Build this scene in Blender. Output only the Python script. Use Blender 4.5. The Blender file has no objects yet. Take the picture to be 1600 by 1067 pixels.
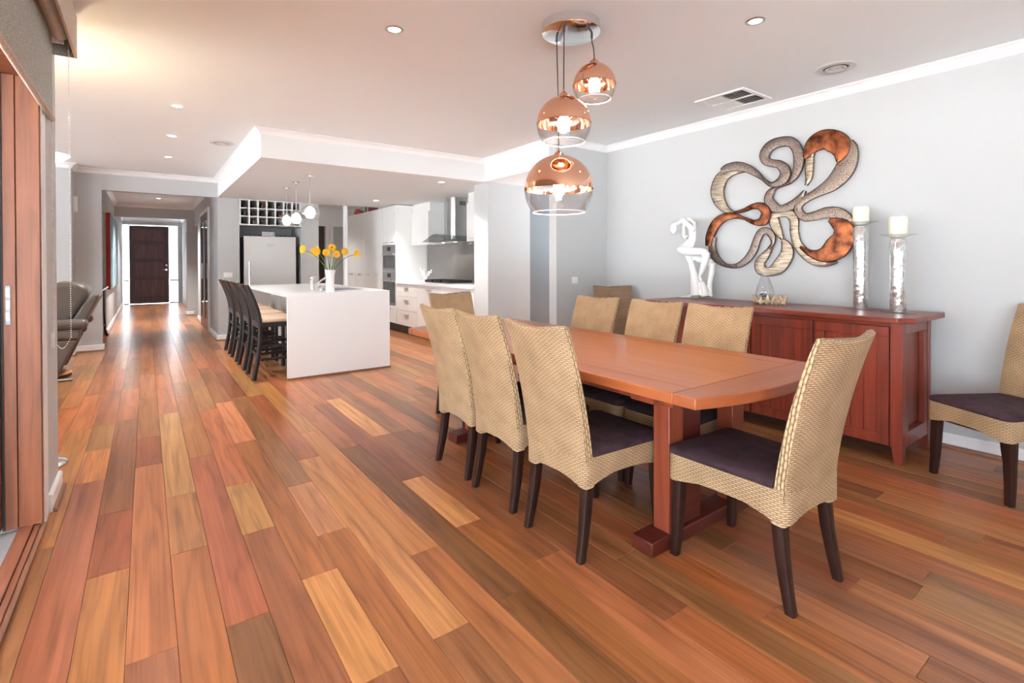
import bpy, math, random
from mathutils import Vector, Matrix
R = math.radians
SC = bpy.context.scene
COL = SC.collection
random.seed(7)

# ---------------------------------------------------------------- camera
YAW, PITCH, ROLL, F_PX, CY = R(36.03), R(-.42), R(-.15), 786.3, 415.8
cam_d = bpy.data.cameras.new('camera'); cam = bpy.data.objects.new('camera', cam_d); COL.objects.link(cam)
cam_d.sensor_width = 36; cam_d.lens = F_PX * 36 / 1600
cam_d.shift_y = -(533.5 - CY) / 1600
cam_d.clip_start = .02
fw = Vector((math.sin(YAW) * math.cos(PITCH), math.cos(YAW) * math.cos(PITCH), math.sin(PITCH)))
r0 = Vector((math.cos(YAW), -math.sin(YAW), 0)); u0 = r0.cross(fw)
rt = r0 * math.cos(ROLL) + u0 * math.sin(ROLL); up = -r0 * math.sin(ROLL) + u0 * math.cos(ROLL)
m3 = Matrix((rt, up, -fw)).transposed().to_4x4(); m3.translation = Vector((0, 0, 1.25))
cam.matrix_world = m3
SC.camera = cam

# ---------------------------------------------------------------- world, exposure
w = bpy.data.worlds.new('overcast_sky'); SC.world = w; w.use_nodes = True
wb = w.node_tree.nodes['Background']; wb.inputs[0].default_value = (.80, .905, 1, 1); wb.inputs[1].default_value = 5.0
SC.view_settings.view_transform = 'Standard'; SC.view_settings.look = 'None'
SC.view_settings.exposure = 0.62; SC.view_settings.gamma = 1
SC.view_settings.use_curve_mapping = False
SC.cycles.use_denoising = True
SC.cycles.max_bounces = 10; SC.cycles.diffuse_bounces = 7; SC.cycles.glossy_bounces = 4
SC.cycles.transmission_bounces = 6; SC.cycles.transparent_max_bounces = 12
SC.cycles.sample_clamp_indirect = 30
SC.cycles.caustics_reflective = False; SC.cycles.caustics_refractive = False

sun_d = bpy.data.lights.new('sun', 'SUN'); sun_d.energy = 54; sun_d.angle = R(.53); sun_d.color = (.90, .955, 1)
sun = bpy.data.objects.new('sun', sun_d); COL.objects.link(sun)
sun.rotation_euler = Vector((.50, .06, .86)).to_track_quat('Z', 'Y').to_euler()     # behind the house: lights the terrace, not the room
def portal(name, loc, rot, sx, sy):
    """sampling portal in a window opening: gives no light of its own, only guides the sky light"""
    l = bpy.data.lights.new(name, 'AREA'); l.shape = 'RECTANGLE'; l.size = sx; l.size_y = sy
    l.cycles.is_portal = True
    o = bpy.data.objects.new(name, l); o.location = loc; o.rotation_euler = rot; COL.objects.link(o)
portal('daylight_sliding_door', (-.58, .13, 1.08), (R(90), 0, R(-90)), 6.2, 2.1)
portal('daylight_back_window', (.6, -3.05, 1.55), (R(90), 0, 0), 1.0, 1.1)
portal('daylight_back_window', (2.5, -3.05, 1.55), (R(90), 0, 0), 1.0, 1.1)
portal('daylight_living_window', (-6.05, 6.35, 1.2), (R(90), 0, R(-90)), 4.4, 2.1)
portal('daylight_passage_window', (6.05, 4.9, 1.6), (R(90), 0, R(90)), 1, 1.2)
portal('daylight_side_light', (-.53, 19.35, 1.2), (R(90), 0, R(180)), .2, 2.35)
portal('daylight_side_light', (.71, 19.35, 1.2), (R(90), 0, R(180)), .22, 2.35)
portal('daylight_living_slider', (-4.2, 3.7, 1.1), (R(90), 0, 0), 1.6, 2.1)

# ---------------------------------------------------------------- materials
def nodes(name):
    m = bpy.data.materials.new(name); m.use_nodes = True
    nt = m.node_tree; b = nt.nodes['Principled BSDF']
    return m, nt, b, nt.nodes.new, nt.links.new
def c4(c): return (c[0], c[1], c[2], 1)
def plain(name, col, rough=.5, metal=0, bump=0, bscale=60, coat=0, var=.06, spec=.5, emit=None, est=0):
    m, nt, b, N, L = nodes(name)
    b.inputs['Roughness'].default_value = rough; b.inputs['Metallic'].default_value = metal
    b.inputs['Coat Weight'].default_value = coat; b.inputs['Specular IOR Level'].default_value = spec
    tc = N('ShaderNodeTexCoord'); nz = N('ShaderNodeTexNoise'); nz.inputs['Scale'].default_value = bscale
    nz.inputs['Detail'].default_value = 4
    L(tc.outputs['Object'], nz.inputs['Vector'])
    rp = N('ShaderNodeValToRGB')
    rp.color_ramp.elements[0].color = c4([max(0, v * (1 - var)) for v in col]); rp.color_ramp.elements[0].position = .3
    rp.color_ramp.elements[1].color = c4([min(1, v * (1 + var)) for v in col]); rp.color_ramp.elements[1].position = .7
    L(nz.outputs['Fac'], rp.inputs['Fac']); L(rp.outputs['Color'], b.inputs['Base Color'])
    if bump:
        bp = N('ShaderNodeBump'); bp.inputs['Strength'].default_value = bump; bp.inputs['Distance'].default_value = .01
        L(nz.outputs['Fac'], bp.inputs['Height']); L(bp.outputs['Normal'], b.inputs['Normal'])
    if emit:
        b.inputs['Emission Color'].default_value = c4(emit); b.inputs['Emission Strength'].default_value = est
    return m
def wood(name, col, rough=.3, axis='Y', fine=1., contrast=.35, coat=0, spec=.5):
    """straight-grained wood: streaks run along the given object axis"""
    m, nt, b, N, L = nodes(name)
    tc = N('ShaderNodeTexCoord'); mp = N('ShaderNodeMapping')
    s = [26 * fine] * 3; s['XYZ'.index(axis)] = 1.6 * fine
    mp.inputs['Scale'].default_value = s
    L(tc.outputs['Object'], mp.inputs['Vector'])
    n1 = N('ShaderNodeTexNoise'); n1.inputs['Scale'].default_value = 1; n1.inputs['Detail'].default_value = 6; n1.inputs['Distortion'].default_value = .6
    L(mp.outputs['Vector'], n1.inputs['Vector'])
    rp = N('ShaderNodeValToRGB'); e = rp.color_ramp.elements
    e[0].position = .3; e[0].color = c4([v * (1 - contrast) for v in col])
    e[1].position = .72; e[1].color = c4([min(1, v * (1 + contrast)) for v in col])
    L(n1.outputs['Fac'], rp.inputs['Fac']); L(rp.outputs['Color'], b.inputs['Base Color'])
    b.inputs['Roughness'].default_value = max(rough, .28); b.inputs['Coat Weight'].default_value = coat
    b.inputs['Coat Roughness'].default_value = .15; b.inputs['Specular IOR Level'].default_value = spec
    return m
def weave(name, c1, c2, gap, row=.0080, wid=.026, swap=False):
    """over-and-under cane: UVs are metres, rows of bulging strands with dark gaps between"""
    m, nt, b, N, L = nodes(name)
    def mth(op, a, bb=None):
        n = N('ShaderNodeMath'); n.operation = op
        for i, v in enumerate((a, bb)):
            if v is None: continue
            if isinstance(v, (int, float)): n.inputs[i].default_value = v
            else: L(v, n.inputs[i])
        return n.outputs[0]
    uv = N('ShaderNodeUVMap'); sp = N('ShaderNodeSeparateXYZ'); L(uv.outputs['UV'], sp.inputs[0])
    nz = N('ShaderNodeTexNoise'); nz.inputs['Scale'].default_value = 14; nz.inputs['Detail'].default_value = 2
    L(uv.outputs['UV'], nz.inputs['Vector'])
    wob = mth('MULTIPLY', mth('SUBTRACT', nz.outputs['Fac'], .5), .7)
    U, V = (sp.outputs[1], sp.outputs[0]) if swap else (sp.outputs[0], sp.outputs[1])
    u = mth('ADD', mth('DIVIDE', U, wid), wob); v = mth('ADD', mth('DIVIDE', V, row), wob)
    par = mth('MULTIPLY', mth('MODULO', mth('FLOOR', mth('ADD', v, 1000)), 2), .5)
    a = mth('ABSOLUTE', mth('SINE', mth('MULTIPLY', mth('ADD', u, par), math.pi)))
    bb = mth('ABSOLUTE', mth('SINE', mth('MULTIPLY', v, math.pi)))
    h = mth('MULTIPLY', mth('POWER', bb, .7), mth('ADD', mth('MULTIPLY', a, .62), .38))
    rp = N('ShaderNodeValToRGB'); e = rp.color_ramp.elements
    e[0].position = .10; e[0].color = c4(gap); e[1].position = .80; e[1].color = c4(c1)
    k = e.new(.42); k.color = c4(c2)
    L(h, rp.inputs['Fac'])
    n2 = N('ShaderNodeTexNoise'); n2.inputs['Scale'].default_value = 9; n2.inputs['Detail'].default_value = 6
    L(uv.outputs['UV'], n2.inputs['Vector'])
    r2 = N('ShaderNodeValToRGB'); r2.color_ramp.elements[0].color = (.84, .82, .80, 1); r2.color_ramp.elements[1].color = (1.08, 1.08, 1.08, 1)
    r2.color_ramp.elements[0].position = .32; r2.color_ramp.elements[1].position = .68
    L(n2.outputs['Fac'], r2.inputs['Fac'])
    mx = N('ShaderNodeMixRGB'); mx.blend_type = 'MULTIPLY'; mx.inputs['Fac'].default_value = 1
    L(rp.outputs['Color'], mx.inputs['Color1']); L(r2.outputs['Color'], mx.inputs['Color2'])
    L(mx.outputs['Color'], b.inputs['Base Color'])
    bp = N('ShaderNodeBump'); bp.inputs['Strength'].default_value = .7; bp.inputs['Distance'].default_value = .003
    L(h, bp.inputs['Height']); L(bp.outputs['Normal'], b.inputs['Normal'])
    b.inputs['Roughness'].default_value = .5; b.inputs['Specular IOR Level'].default_value = .35
    return m
def thin_glass(name, tint=(1, 1, 1), refl=1.0):
    m, nt, b, N, L = nodes(name); nt.nodes.remove(b)
    out = nt.nodes['Material Output']
    tr = N('ShaderNodeBsdfTransparent'); tr.inputs[0].default_value = c4(tint)
    gl = N('ShaderNodeBsdfGlossy'); gl.inputs['Roughness'].default_value = .02
    lw = N('ShaderNodeLayerWeight'); lw.inputs['Blend'].default_value = .12
    mt = N('ShaderNodeMath'); mt.operation = 'MULTIPLY'; mt.inputs[1].default_value = refl
    nz = N('ShaderNodeTexNoise'); nz.inputs['Scale'].default_value = 4
    bp = N('ShaderNodeBump'); bp.inputs['Strength'].default_value = .03
    L(nz.outputs['Fac'], bp.inputs['Height']); L(bp.outputs['Normal'], gl.inputs['Normal'])
    mx = N('ShaderNodeMixShader')
    pw = N('ShaderNodeMath'); pw.operation = 'POWER'; pw.inputs[1].default_value = 2.5
    a2 = N('ShaderNodeMath'); a2.operation = 'MULTIPLY_ADD'; a2.inputs[1].default_value = .45; a2.inputs[2].default_value = .035
    lw.inputs['Blend'].default_value = .5
    L(lw.outputs['Facing'], pw.inputs[0]); L(pw.outputs[0], a2.inputs[0]); L(a2.outputs[0], mt.inputs[0]); L(mt.outputs[0], mx.inputs[0]); L(tr.outputs[0], mx.inputs[1]); L(gl.outputs[0], mx.inputs[2])
    L(mx.outputs[0], out.inputs[0])
    return m
def floor_mat():
    m, nt, b, N, L = nodes('spotted_gum_boards')
    at = N('ShaderNodeAttribute'); at.attribute_name = 'tone'
    geo = N('ShaderNodeNewGeometry')
    def vec(sx, sy):
        mp = N('ShaderNodeMapping'); mp.inputs['Scale'].default_value = (sx, sy, 1)
        L(geo.outputs['Position'], mp.inputs['Vector'])
        sd = N('ShaderNodeMath'); sd.operation = 'MULTIPLY'; sd.inputs[1].default_value = 57
        L(at.outputs['Alpha'], sd.inputs[0])
        cb = N('ShaderNodeCombineXYZ'); L(sd.outputs[0], cb.inputs['Z']); L(sd.outputs[0], cb.inputs['X'])
        a = N('ShaderNodeVectorMath'); L(mp.outputs['Vector'], a.inputs[0]); L(cb.outputs[0], a.inputs[1])
        return a.outputs[0]
    def mth(op, a, bb):
        n = N('ShaderNodeMath'); n.operation = op
        for i, v in enumerate((a, bb)):
            if v is None: continue
            if isinstance(v, (int, float)): n.inputs[i].default_value = v
            else: L(v, n.inputs[i])
        return n.outputs[0]
    def noise(v, sc, det, dist=0):
        n = N('ShaderNodeTexNoise'); n.inputs['Scale'].default_value = sc; n.inputs['Detail'].default_value = det; n.inputs['Distortion'].default_value = dist
        L(v, n.inputs['Vector']); return n.outputs['Fac']
    big = noise(vec(7, .6), 1, 2, .15)
    rings = mth('SINE', mth('MULTIPLY', big, 46), None)
    rings = mth('MULTIPLY', mth('ADD', rings, 1), .5)
    rings = mth('POWER', rings, 3)
    streak = noise(vec(90, 1.5), 1, 5, .2)
    blotch = noise(vec(11, .6), 1.3, 3, .3)
    flam = noise(vec(22, 1.6), 1, 4, .4)
    v = mth('ADD', .60, mth('MULTIPLY', streak, .72))
    v = mth('ADD', v, mth('MULTIPLY', mth('SUBTRACT', blotch, .5), .95))
    v = mth('ADD', v, mth('MULTIPLY', mth('SUBTRACT', flam, .5), .35))
    v = mth('SUBTRACT', v, mth('MULTIPLY', rings, .20))
    v = mth('MINIMUM', mth('MAXIMUM', v, .5), 1.45)
    vv = N('ShaderNodeCombineXYZ'); L(v, vv.inputs[0])
    g2 = mth('POWER', v, 1.15); b2 = mth('POWER', v, 1.3); L(g2, vv.inputs[1]); L(b2, vv.inputs[2])
    mx = N('ShaderNodeVectorMath'); mx.operation = 'MULTIPLY'
    L(at.outputs['Color'], mx.inputs[0]); L(vv.outputs[0], mx.inputs[1])
    L(mx.outputs[0], b.inputs['Base Color'])
    b.inputs['Roughness'].default_value = .28
    b.inputs['Specular IOR Level'].default_value = .5
    return m
M = {}
M['wall'] = plain('wall_paint', (.53, .54, .545), .6, bump=.02, bscale=300, var=.01, spec=.3)
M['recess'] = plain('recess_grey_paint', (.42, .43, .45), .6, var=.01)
M['beige'] = plain('beige_paint', (.66, .62, .56), .6, var=.01)
M['wallgrey'] = plain('dark_grey_wall', (.20, .22, .24), .6, var=.01, bscale=300, spec=.3)  # even dark grey, darker than the main walls
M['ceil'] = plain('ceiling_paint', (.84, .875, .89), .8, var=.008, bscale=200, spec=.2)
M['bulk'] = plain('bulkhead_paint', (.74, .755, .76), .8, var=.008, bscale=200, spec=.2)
M['trim'] = plain('white_trim_paint', (.86, .87, .88), .4, var=.01)
M['cab'] = plain('white_cabinet_lacquer', (.82, .83, .82), .29, var=.01)
M['stone'] = plain('white_stone', (.84, .86, .88), .28, var=.015, bscale=250)
M['floor'] = floor_mat()
M['gap'] = plain('dark_floor_joint', (.06, .025, .012), .6)
M['wicker'] = weave('honey_wicker', (.54, .375, .225), (.38, .245, .135), (.05, .027, .013))
M['wicker_side'] = weave('honey_wicker_edge', (.60, .45, .27), (.40, .27, .145), (.045, .025, .012), row=.0125, wid=.034, swap=True)
M['wicker_shaded'] = weave('shaded_wicker', (.36, .23, .14), (.25, .15, .09), (.06, .035, .02))  # honey cane again, with the corner's weaker light put into the colour
M['wicker_shaded_side'] = weave('shaded_wicker_edge', (.36, .23, .14), (.25, .15, .09), (.06, .035, .02), row=.0125, wid=.032, swap=True)
M['cane'] = plain('pale_cane_binding', (.48, .35, .21), .5, var=.1)
M['suede'] = plain('aubergine_suede', (.050, .026, .033), .85, bump=.25, bscale=16, var=.35, spec=.25)
M['wenge'] = wood('dark_stained_leg', (.028, .011, .008), .3, 'Z', 1.4, spec=.35)
M['table'] = wood('jarrah_table_field', (.40, .122, .034), .17, 'Y', .7, .12)
M['table_edge'] = wood('jarrah_table_border', (.38, .105, .032), .16, 'Y', .9, .14)
M['table_end'] = wood('jarrah_breadboard', (.34, .092, .032), .16, 'X', .9, .14)
M['table_leg'] = wood('jarrah_post', (.24, .052, .024), .25, 'Z', .9, .22)
M['table_foot'] = wood('jarrah_foot', (.10, .019, .012), .2, 'X', .9, .25)
M['jarrah'] = wood('red_jarrah', (.215, .036, .018), .36, 'Z', .8, .35)
M['jarrah_h'] = wood('red_jarrah_rail', (.215, .038, .019), .25, 'Y', .8, .35)
M['frame'] = wood('merbau_door_frame', (.25, .080, .032), .45, 'Z', 1.4, .3)
M['sill'] = wood('merbau_sill', (.30, .11, .06), .4, 'Y', 1.4, .3)
M['quad'] = wood('brown_floor_quad', (.26, .12, .07), .35, 'Y', 1.5, .3)
M['espresso'] = wood('espresso_stool', (.013, .009, .009), .32, 'Z', 1.2)
M['darkdoor'] = wood('stained_entry_door', (.085, .045, .053), .35, 'Z', 1.0, .3)
M['darkdoor_panel'] = wood('stained_entry_panel', (.13, .060, .066), .35, 'Z', 1.0, .35)
M['halldoor'] = wood('brown_hall_door', (.10, .035, .022), .35, 'Z', 1.0)
M['leather'] = plain('taupe_leather', (.115, .096, .083), .38, bump=.15, bscale=9, var=.12)
M['orangewood'] = wood('orange_base', (.55, .20, .06), .3, 'X')
M['steel'] = plain('brushed_steel', (.60, .60, .60), .28, 1, var=.03)
M['steel_dk'] = plain('oven_steel', (.42, .44, .46), .3, 1, var=.03)
M['chrome'] = plain('chrome', (.80, .80, .80), .08, 1, var=.01)
M['copper'] = plain('mirror_copper', (.93, .57, .40), .05, 1, var=.01)
M['zinc'] = plain('dull_zinc', (.34, .36, .37), .55, .4)
M['black'] = plain('black_plastic', (.015, .015, .016), .4)
M['cord'] = plain('dark_cord', (.03, .028, .028), .6)
M['ovenglass'] = plain('dark_oven_glass', (.05, .06, .065), .06, var=.02)
M['fridge'] = plain('silver_fridge', (.66, .665, .66), .35, .35, var=.015)
M['splash'] = plain('grey_glass_splashback', (.18, .165, .16), .06, var=.02)
M['glass'] = thin_glass('clear_glass', (.97, .98, .98), 1.2)
M['glass_t'] = thin_glass('tinted_hood_glass', (.72, .80, .79), 1.6)
M['bulb'] = plain('warm_bulb', (1, .95, .85), .4, emit=(1, .83, .62), est=26)
M['frost'] = plain('frosted_inner_shade', (.95, .95, .93), .5, emit=(1, .93, .82), est=1.3)
M['led'] = plain('downlight_lens', (1, 1, 1), .4, emit=(1, .95, .88), est=14)
M['led_off'] = plain('downlight_unlit', (.75, .68, .58), .3)
M['bowl'] = plain('lamp_bowl_glass', (.95, .85, .65), .5, emit=(1, .80, .50), est=2.6)
M['blind'] = plain('grey_blind_weave', (.40, .405, .385), .85, bump=.4, bscale=170, var=.45)
M['pelmet'] = plain('beige_pelmet_weave', (.55, .47, .40), .85, bump=.4, bscale=170, var=.3)
M['tube'] = plain('grey_tube', (.62, .60, .60), .5)
M['alu'] = plain('aluminium_track', (.62, .68, .72), .35, .6)
M['leafgrey'] = plain('pale_grey_door', (.48, .50, .50), .4, var=.01)
M['plastic'] = plain('white_plastic', (.85, .85, .85), .35)
M['vent'] = plain('off_white_vent', (.62, .61, .60), .5)
M['grille'] = plain('grille_shadow', (.12, .12, .12), .7)
M['yellow'] = plain('yellow_petal', (.95, .52, .015), .6, bscale=40, var=.15)
M['flower_eye'] = plain('gerbera_eye', (.30, .15, .02), .8)
M['stem'] = plain('green_stem', (.12, .21, .06), .55)
M['ceramic'] = plain('white_ceramic', (.87, .87, .86), .28)
M['sculpt'] = plain('white_sculpture', (.80, .81, .80), .35)
M['candle'] = plain('ivory_candle', (.86, .82, .66), .5)
M['mercury'] = plain('mercury_glass', (.72, .73, .72), .14, .85, bump=.6, bscale=24, var=.22)
M['drift'] = plain('bleached_driftwood', (.62, .50, .36), .8, bump=.8, bscale=30, var=.45)
M['pebble'] = plain('blue_grey_shell', (.16, .22, .23), .4, bscale=40, var=.5)
M['redcanvas'] = plain('red_canvas_edge', (.52, .05, .03), .6)
M['canvas'] = plain('painted_canvas', (.22, .32, .38), .7, bscale=5, var=.7)
M['stoolseat'] = plain('beige_seat_leather', (.56, .42, .30), .45, var=.08)
M['iron'] = plain('dark_iron', (.045, .035, .03), .4, .6)
M['consoletop'] = wood('console_top', (.30, .26, .21), .3, 'Y')
M['sidelight'] = None
M['orange'] = plain('coral_jug', (.65, .12, .07), .5)
M['green'] = plain('green_platter', (.08, .18, .08), .4)
M['book'] = plain('book_spine', (.30, .10, .10), .6, var=.3)
M['cream'] = plain('cream_box', (.75, .70, .6), .6)
M['ground'] = plain('paving_outside', (.72, .72, .71), .8)
def metal_art(name, c1, c2, kind):
    m, nt, b, N, L = nodes(name)
    tc = N('ShaderNodeTexCoord')
    if kind == 'mesh':
        t = N('ShaderNodeTexVoronoi'); t.inputs['Scale'].default_value = 95; t.feature = 'DISTANCE_TO_EDGE'
        L(tc.outputs['Object'], t.inputs['Vector']); o = t.outputs['Distance']; p0, p1 = .02, .16
    elif kind == 'brush':
        mp = N('ShaderNodeMapping'); mp.inputs['Rotation'].default_value = (R(20), 0, 0); mp.inputs['Scale'].default_value = (1, 9, 75)
        L(tc.outputs['Object'], mp.inputs['Vector'])
        t = N('ShaderNodeTexNoise'); t.inputs['Scale'].default_value = 1; t.inputs['Detail'].default_value = 4
        L(mp.outputs['Vector'], t.inputs['Vector']); o = t.outputs['Fac']; p0, p1 = .3, .7
    else:
        t = N('ShaderNodeTexNoise'); t.inputs['Scale'].default_value = 16; t.inputs['Detail'].default_value = 7
        L(tc.outputs['Object'], t.inputs['Vector']); o = t.outputs['Fac']; p0, p1 = .36, .66
    rp = N('ShaderNodeValToRGB'); e = rp.color_ramp.elements
    e[0].position = p0; e[0].color = c4(c1); e[1].position = p1; e[1].color = c4(c2)
    L(o, rp.inputs['Fac']); L(rp.outputs['Color'], b.inputs['Base Color'])
    b.inputs['Metallic'].default_value = .75; b.inputs['Roughness'].default_value = .36
    bp = N('ShaderNodeBump'); bp.inputs['Strength'].default_value = .5; bp.inputs['Distance'].default_value = .002
    L(o, bp.inputs['Height']); L(bp.outputs['Normal'], b.inputs['Normal'])
    return m
M['a_mesh'] = metal_art('hammered_pewter', (.09, .065, .052), (.34, .27, .23), 'mesh')
M['a_brush'] = metal_art('brushed_champagne', (.15, .115, .085), (.56, .45, .34), 'brush')
M['a_copper'] = metal_art('patina_copper', (.075, .020, .010), (.40, .125, .045), 'copper')
M['a_rim'] = plain('dark_metal_rim', (.05, .035, .03), .4, .7)
def sidelight_mat():
    m, nt, b, N, L = nodes('frosted_side_light'); nt.nodes.remove(b)
    out = nt.nodes['Material Output']
    tl = N('ShaderNodeBsdfTranslucent'); tl.inputs[0].default_value = (.8, .8, .8, 1)
    tr = N('ShaderNodeBsdfTransparent'); tr.inputs[0].default_value = (.85, .85, .85, 1)
    nz = N('ShaderNodeTexNoise'); nz.inputs['Scale'].default_value = 30
    mr = N('ShaderNodeMapRange'); mr.inputs['To Min'].default_value = .55; mr.inputs['To Max'].default_value = .65
    mx = N('ShaderNodeMixShader'); L(nz.outputs['Fac'], mr.inputs[0]); L(mr.outputs[0], mx.inputs[0])
    L(tl.outputs[0], mx.inputs[1]); L(tr.outputs[0], mx.inputs[2]); L(mx.outputs[0], out.inputs[0])
    return m
M['sidelight'] = sidelight_mat()

# ---------------------------------------------------------------- mesh helpers
class MB:
    def __init__(s): s.v = []; s.f = []; s.uv = []; s.mi = []
    def face(s, idx, uv=None, mi=0): s.f.append(tuple(idx)); s.uv.append(uv); s.mi.append(mi)
    def box(s, x0, x1, y0, y1, z0, z1, mi=0):
        b = len(s.v)
        s.v += [(x0, y0, z0), (x1, y0, z0), (x1, y1, z0), (x0, y1, z0), (x0, y0, z1), (x1, y0, z1), (x1, y1, z1), (x0, y1, z1)]
        for q in ((3, 2, 1, 0), (4, 5, 6, 7), (0, 1, 5, 4), (1, 2, 6, 5), (2, 3, 7, 6), (3, 0, 4, 7)):
            s.face([b + i for i in q], None, mi)
        return s
    def prism(s, pts, z0, z1, axis='z', mi=0):
        """extrude a 2-D outline; axis z: pts=(x,y); axis y: pts=(x,z); axis x: pts=(y,z)"""
        n = len(pts); b = len(s.v)
        mk = {'z': lambda p, h: (p[0], p[1], h), 'y': lambda p, h: (p[0], h, p[1]), 'x': lambda p, h: (h, p[0], p[1])}[axis]
        s.v += [mk(p, z0) for p in pts] + [mk(p, z1) for p in pts]
        s.face([b + i for i in range(n)][::-1], None, mi); s.face([b + n + i for i in range(n)], None, mi)
        for i in range(n):
            j = (i + 1) % n; s.face((b + i, b + j, b + n + j, b + n + i), None, mi)
        return s
    def loft(s, loops, cap=True, closed=True, uvs=None, mi=0, mif=None):
        n = len(loops[0]); b = len(s.v)
        for l in loops: s.v += [tuple(p) for p in l]
        for k in range(len(loops) - 1):
            for i in range(n if closed else n - 1):
                j = (i + 1) % n
                q = (b + k * n + i, b + k * n + j, b + (k + 1) * n + j, b + (k + 1) * n + i)
                u = None
                if uvs:
                    jj = i + 1
                    u = (uvs[k][i], uvs[k][jj], uvs[k + 1][jj], uvs[k + 1][i])
                s.face(q, u, mif(k, i) if mif else mi)
        if cap:
            s.face([b + i for i in range(n)][::-1], None, mi); s.face([b + (len(loops) - 1) * n + i for i in range(n)], None, mi)
        return s
    def tube(s, path, rad, n=10, cap=True, mi=0, sq=False):
        P = [Vector(p) for p in path]; rad = rad if isinstance(rad, (list, tuple)) else [rad] * len(P)
        loops = []; up = None
        for i, p in enumerate(P):
            t = (P[min(i + 1, len(P) - 1)] - P[max(i - 1, 0)]).normalized()
            if up is None:
                up = Vector((0, 0, 1)) if abs(t.z) < .9 else Vector((0, 1, 0))
            a = t.cross(up).normalized(); up = a.cross(t).normalized()
            lp = []
            for k in range(n):
                ang = 2 * math.pi * k / n
                c_, s_ = math.cos(ang), math.sin(ang)
                lp.append(p + (a * c_ + up * s_) * rad[i])
            loops.append(lp)
        return s.loft(loops, cap, mi=mi)
    def lathe(s, prof, c=(0, 0, 0), n=24, mi=0, cap=False):
        loops = [[(c[0] + r * math.cos(2 * math.pi * k / n), c[1] + r * math.sin(2 * math.pi * k / n), c[2] + z) for k in range(n)] for r, z in prof]
        return s.loft(loops, cap, mi=mi)
    def ball(s, c, r, n=10, sc=(1, 1, 1), mi=0):
        prof = []
        loops = []
        for i in range(n // 2 + 1):
            a = -math.pi / 2 + math.pi * i / (n // 2)
            rr = max(.02, math.cos(a)) * r
            loops.append([(c[0] + rr * math.cos(2 * math.pi * k / n) * sc[0], c[1] + rr * math.sin(2 * math.pi * k / n) * sc[1], c[2] + math.sin(a) * r * sc[2]) for k in range(n)])
        return s.loft(loops, True, mi=mi)
    def build(s, name, mat, parent=None, smooth=None, bevel=0, loc=None, kind=None, seg=2):
        me = bpy.data.meshes.new(name); me.from_pydata(s.v, [], s.f)
        for mm in (mat if isinstance(mat, (list, tuple)) else [mat]): me.materials.append(M[mm] if isinstance(mm, str) else mm)
        if any(s.mi): me.polygons.foreach_set('material_index', s.mi)
        if any(u is not None for u in s.uv):
            ul = me.uv_layers.new(name='UVMap')
            for p, u in zip(me.polygons, s.uv):
                if u:
                    for li, q in zip(p.loop_indices, u): ul.data[li].uv = q
                else:
                    for li in p.loop_indices:
                        c = me.vertices[me.loops[li].vertex_index].co; ul.data[li].uv = (c.x, c.y + c.z)
        if smooth is not None:
            me.polygons.foreach_set('use_smooth', [True] * len(me.polygons))
            me.set_sharp_from_angle(angle=R(smooth))
        o = bpy.data.objects.new(name, me); COL.objects.link(o)
        if loc: o.location = loc
        if parent: o.parent = parent
        if bevel:
            bv = o.modifiers.new('edge_rounding', 'BEVEL'); bv.width = bevel; bv.segments = seg; bv.limit_method = 'ANGLE'; bv.angle_limit = R(40)
            me.polygons.foreach_set('use_smooth', [True] * len(me.polygons)); me.set_sharp_from_angle(angle=R(30))
        if kind: o['kind'] = kind
        return o
def tag(o, label, cat, group=None):
    o['label'] = label; o['category'] = cat
    if group: o['group'] = group
    return o
def thing(name, label, cat, loc=(0, 0, 0), rz=0, group=None):
    o = bpy.data.objects.new(name, None); COL.objects.link(o); o.location = loc; o.rotation_euler = (0, 0, rz)
    o.empty_display_size = .1
    return tag(o, label, cat, group)
def dup(root, loc, rz, label=None):
    def cp(o, par):
        c = o.copy(); COL.objects.link(c); c.parent = par
        for ch in o.children: cp(ch, c)
        return c
    r = cp(root, None); r.location = loc; r.rotation_euler = (0, 0, rz)
    if label: r['label'] = label
    return r
def box(name, b, mat, parent=None, bevel=0, kind=None): return MB().box(*b).build(name, mat, parent, bevel=bevel, kind=kind)
def wallbox(name, *bs, mat='wall'):
    m = MB()
    for b in bs: m.box(*b)
    return m.build(name, mat, kind='structure')
def lerp(a, b, t): return a + (b - a) * t
def rrect(x0, x1, y0, y1, r, n=4):
    pts = []
    for cx, cy, a0 in ((x1 - r, y1 - r, 0), (x0 + r, y1 - r, 90), (x0 + r, y0 + r, 180), (x1 - r, y0 + r, 270)):
        for k in range(n + 1):
            a = R(a0 + 90 * k / n); pts.append((cx + r * math.cos(a), cy + r * math.sin(a)))
    return pts
def sweep(name, path, prof, mat, kind='structure', parent=None):
    """run a profile (distance from the wall, height) along a wall line; the room lies left of the path"""
    P = [Vector((p[0], p[1])) for p in path]; loops = []
    for i, p in enumerate(P):
        def nrm(a, b):
            d = (b - a).normalized(); return Vector((-d.y, d.x))
        n1 = nrm(P[i - 1], p) if i else None; n2 = nrm(p, P[i + 1]) if i < len(P) - 1 else None
        if n1 is None: n = n2
        elif n2 is None: n = n1
        else: n = (n1 + n2) / max(.2, 1 + n1.dot(n2))
        loops.append([(p.x + n.x * d, p.y + n.y * d, z) for d, z in prof])
    return MB().loft(loops, True).build(name, mat, parent, smooth=30, kind=kind)

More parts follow.
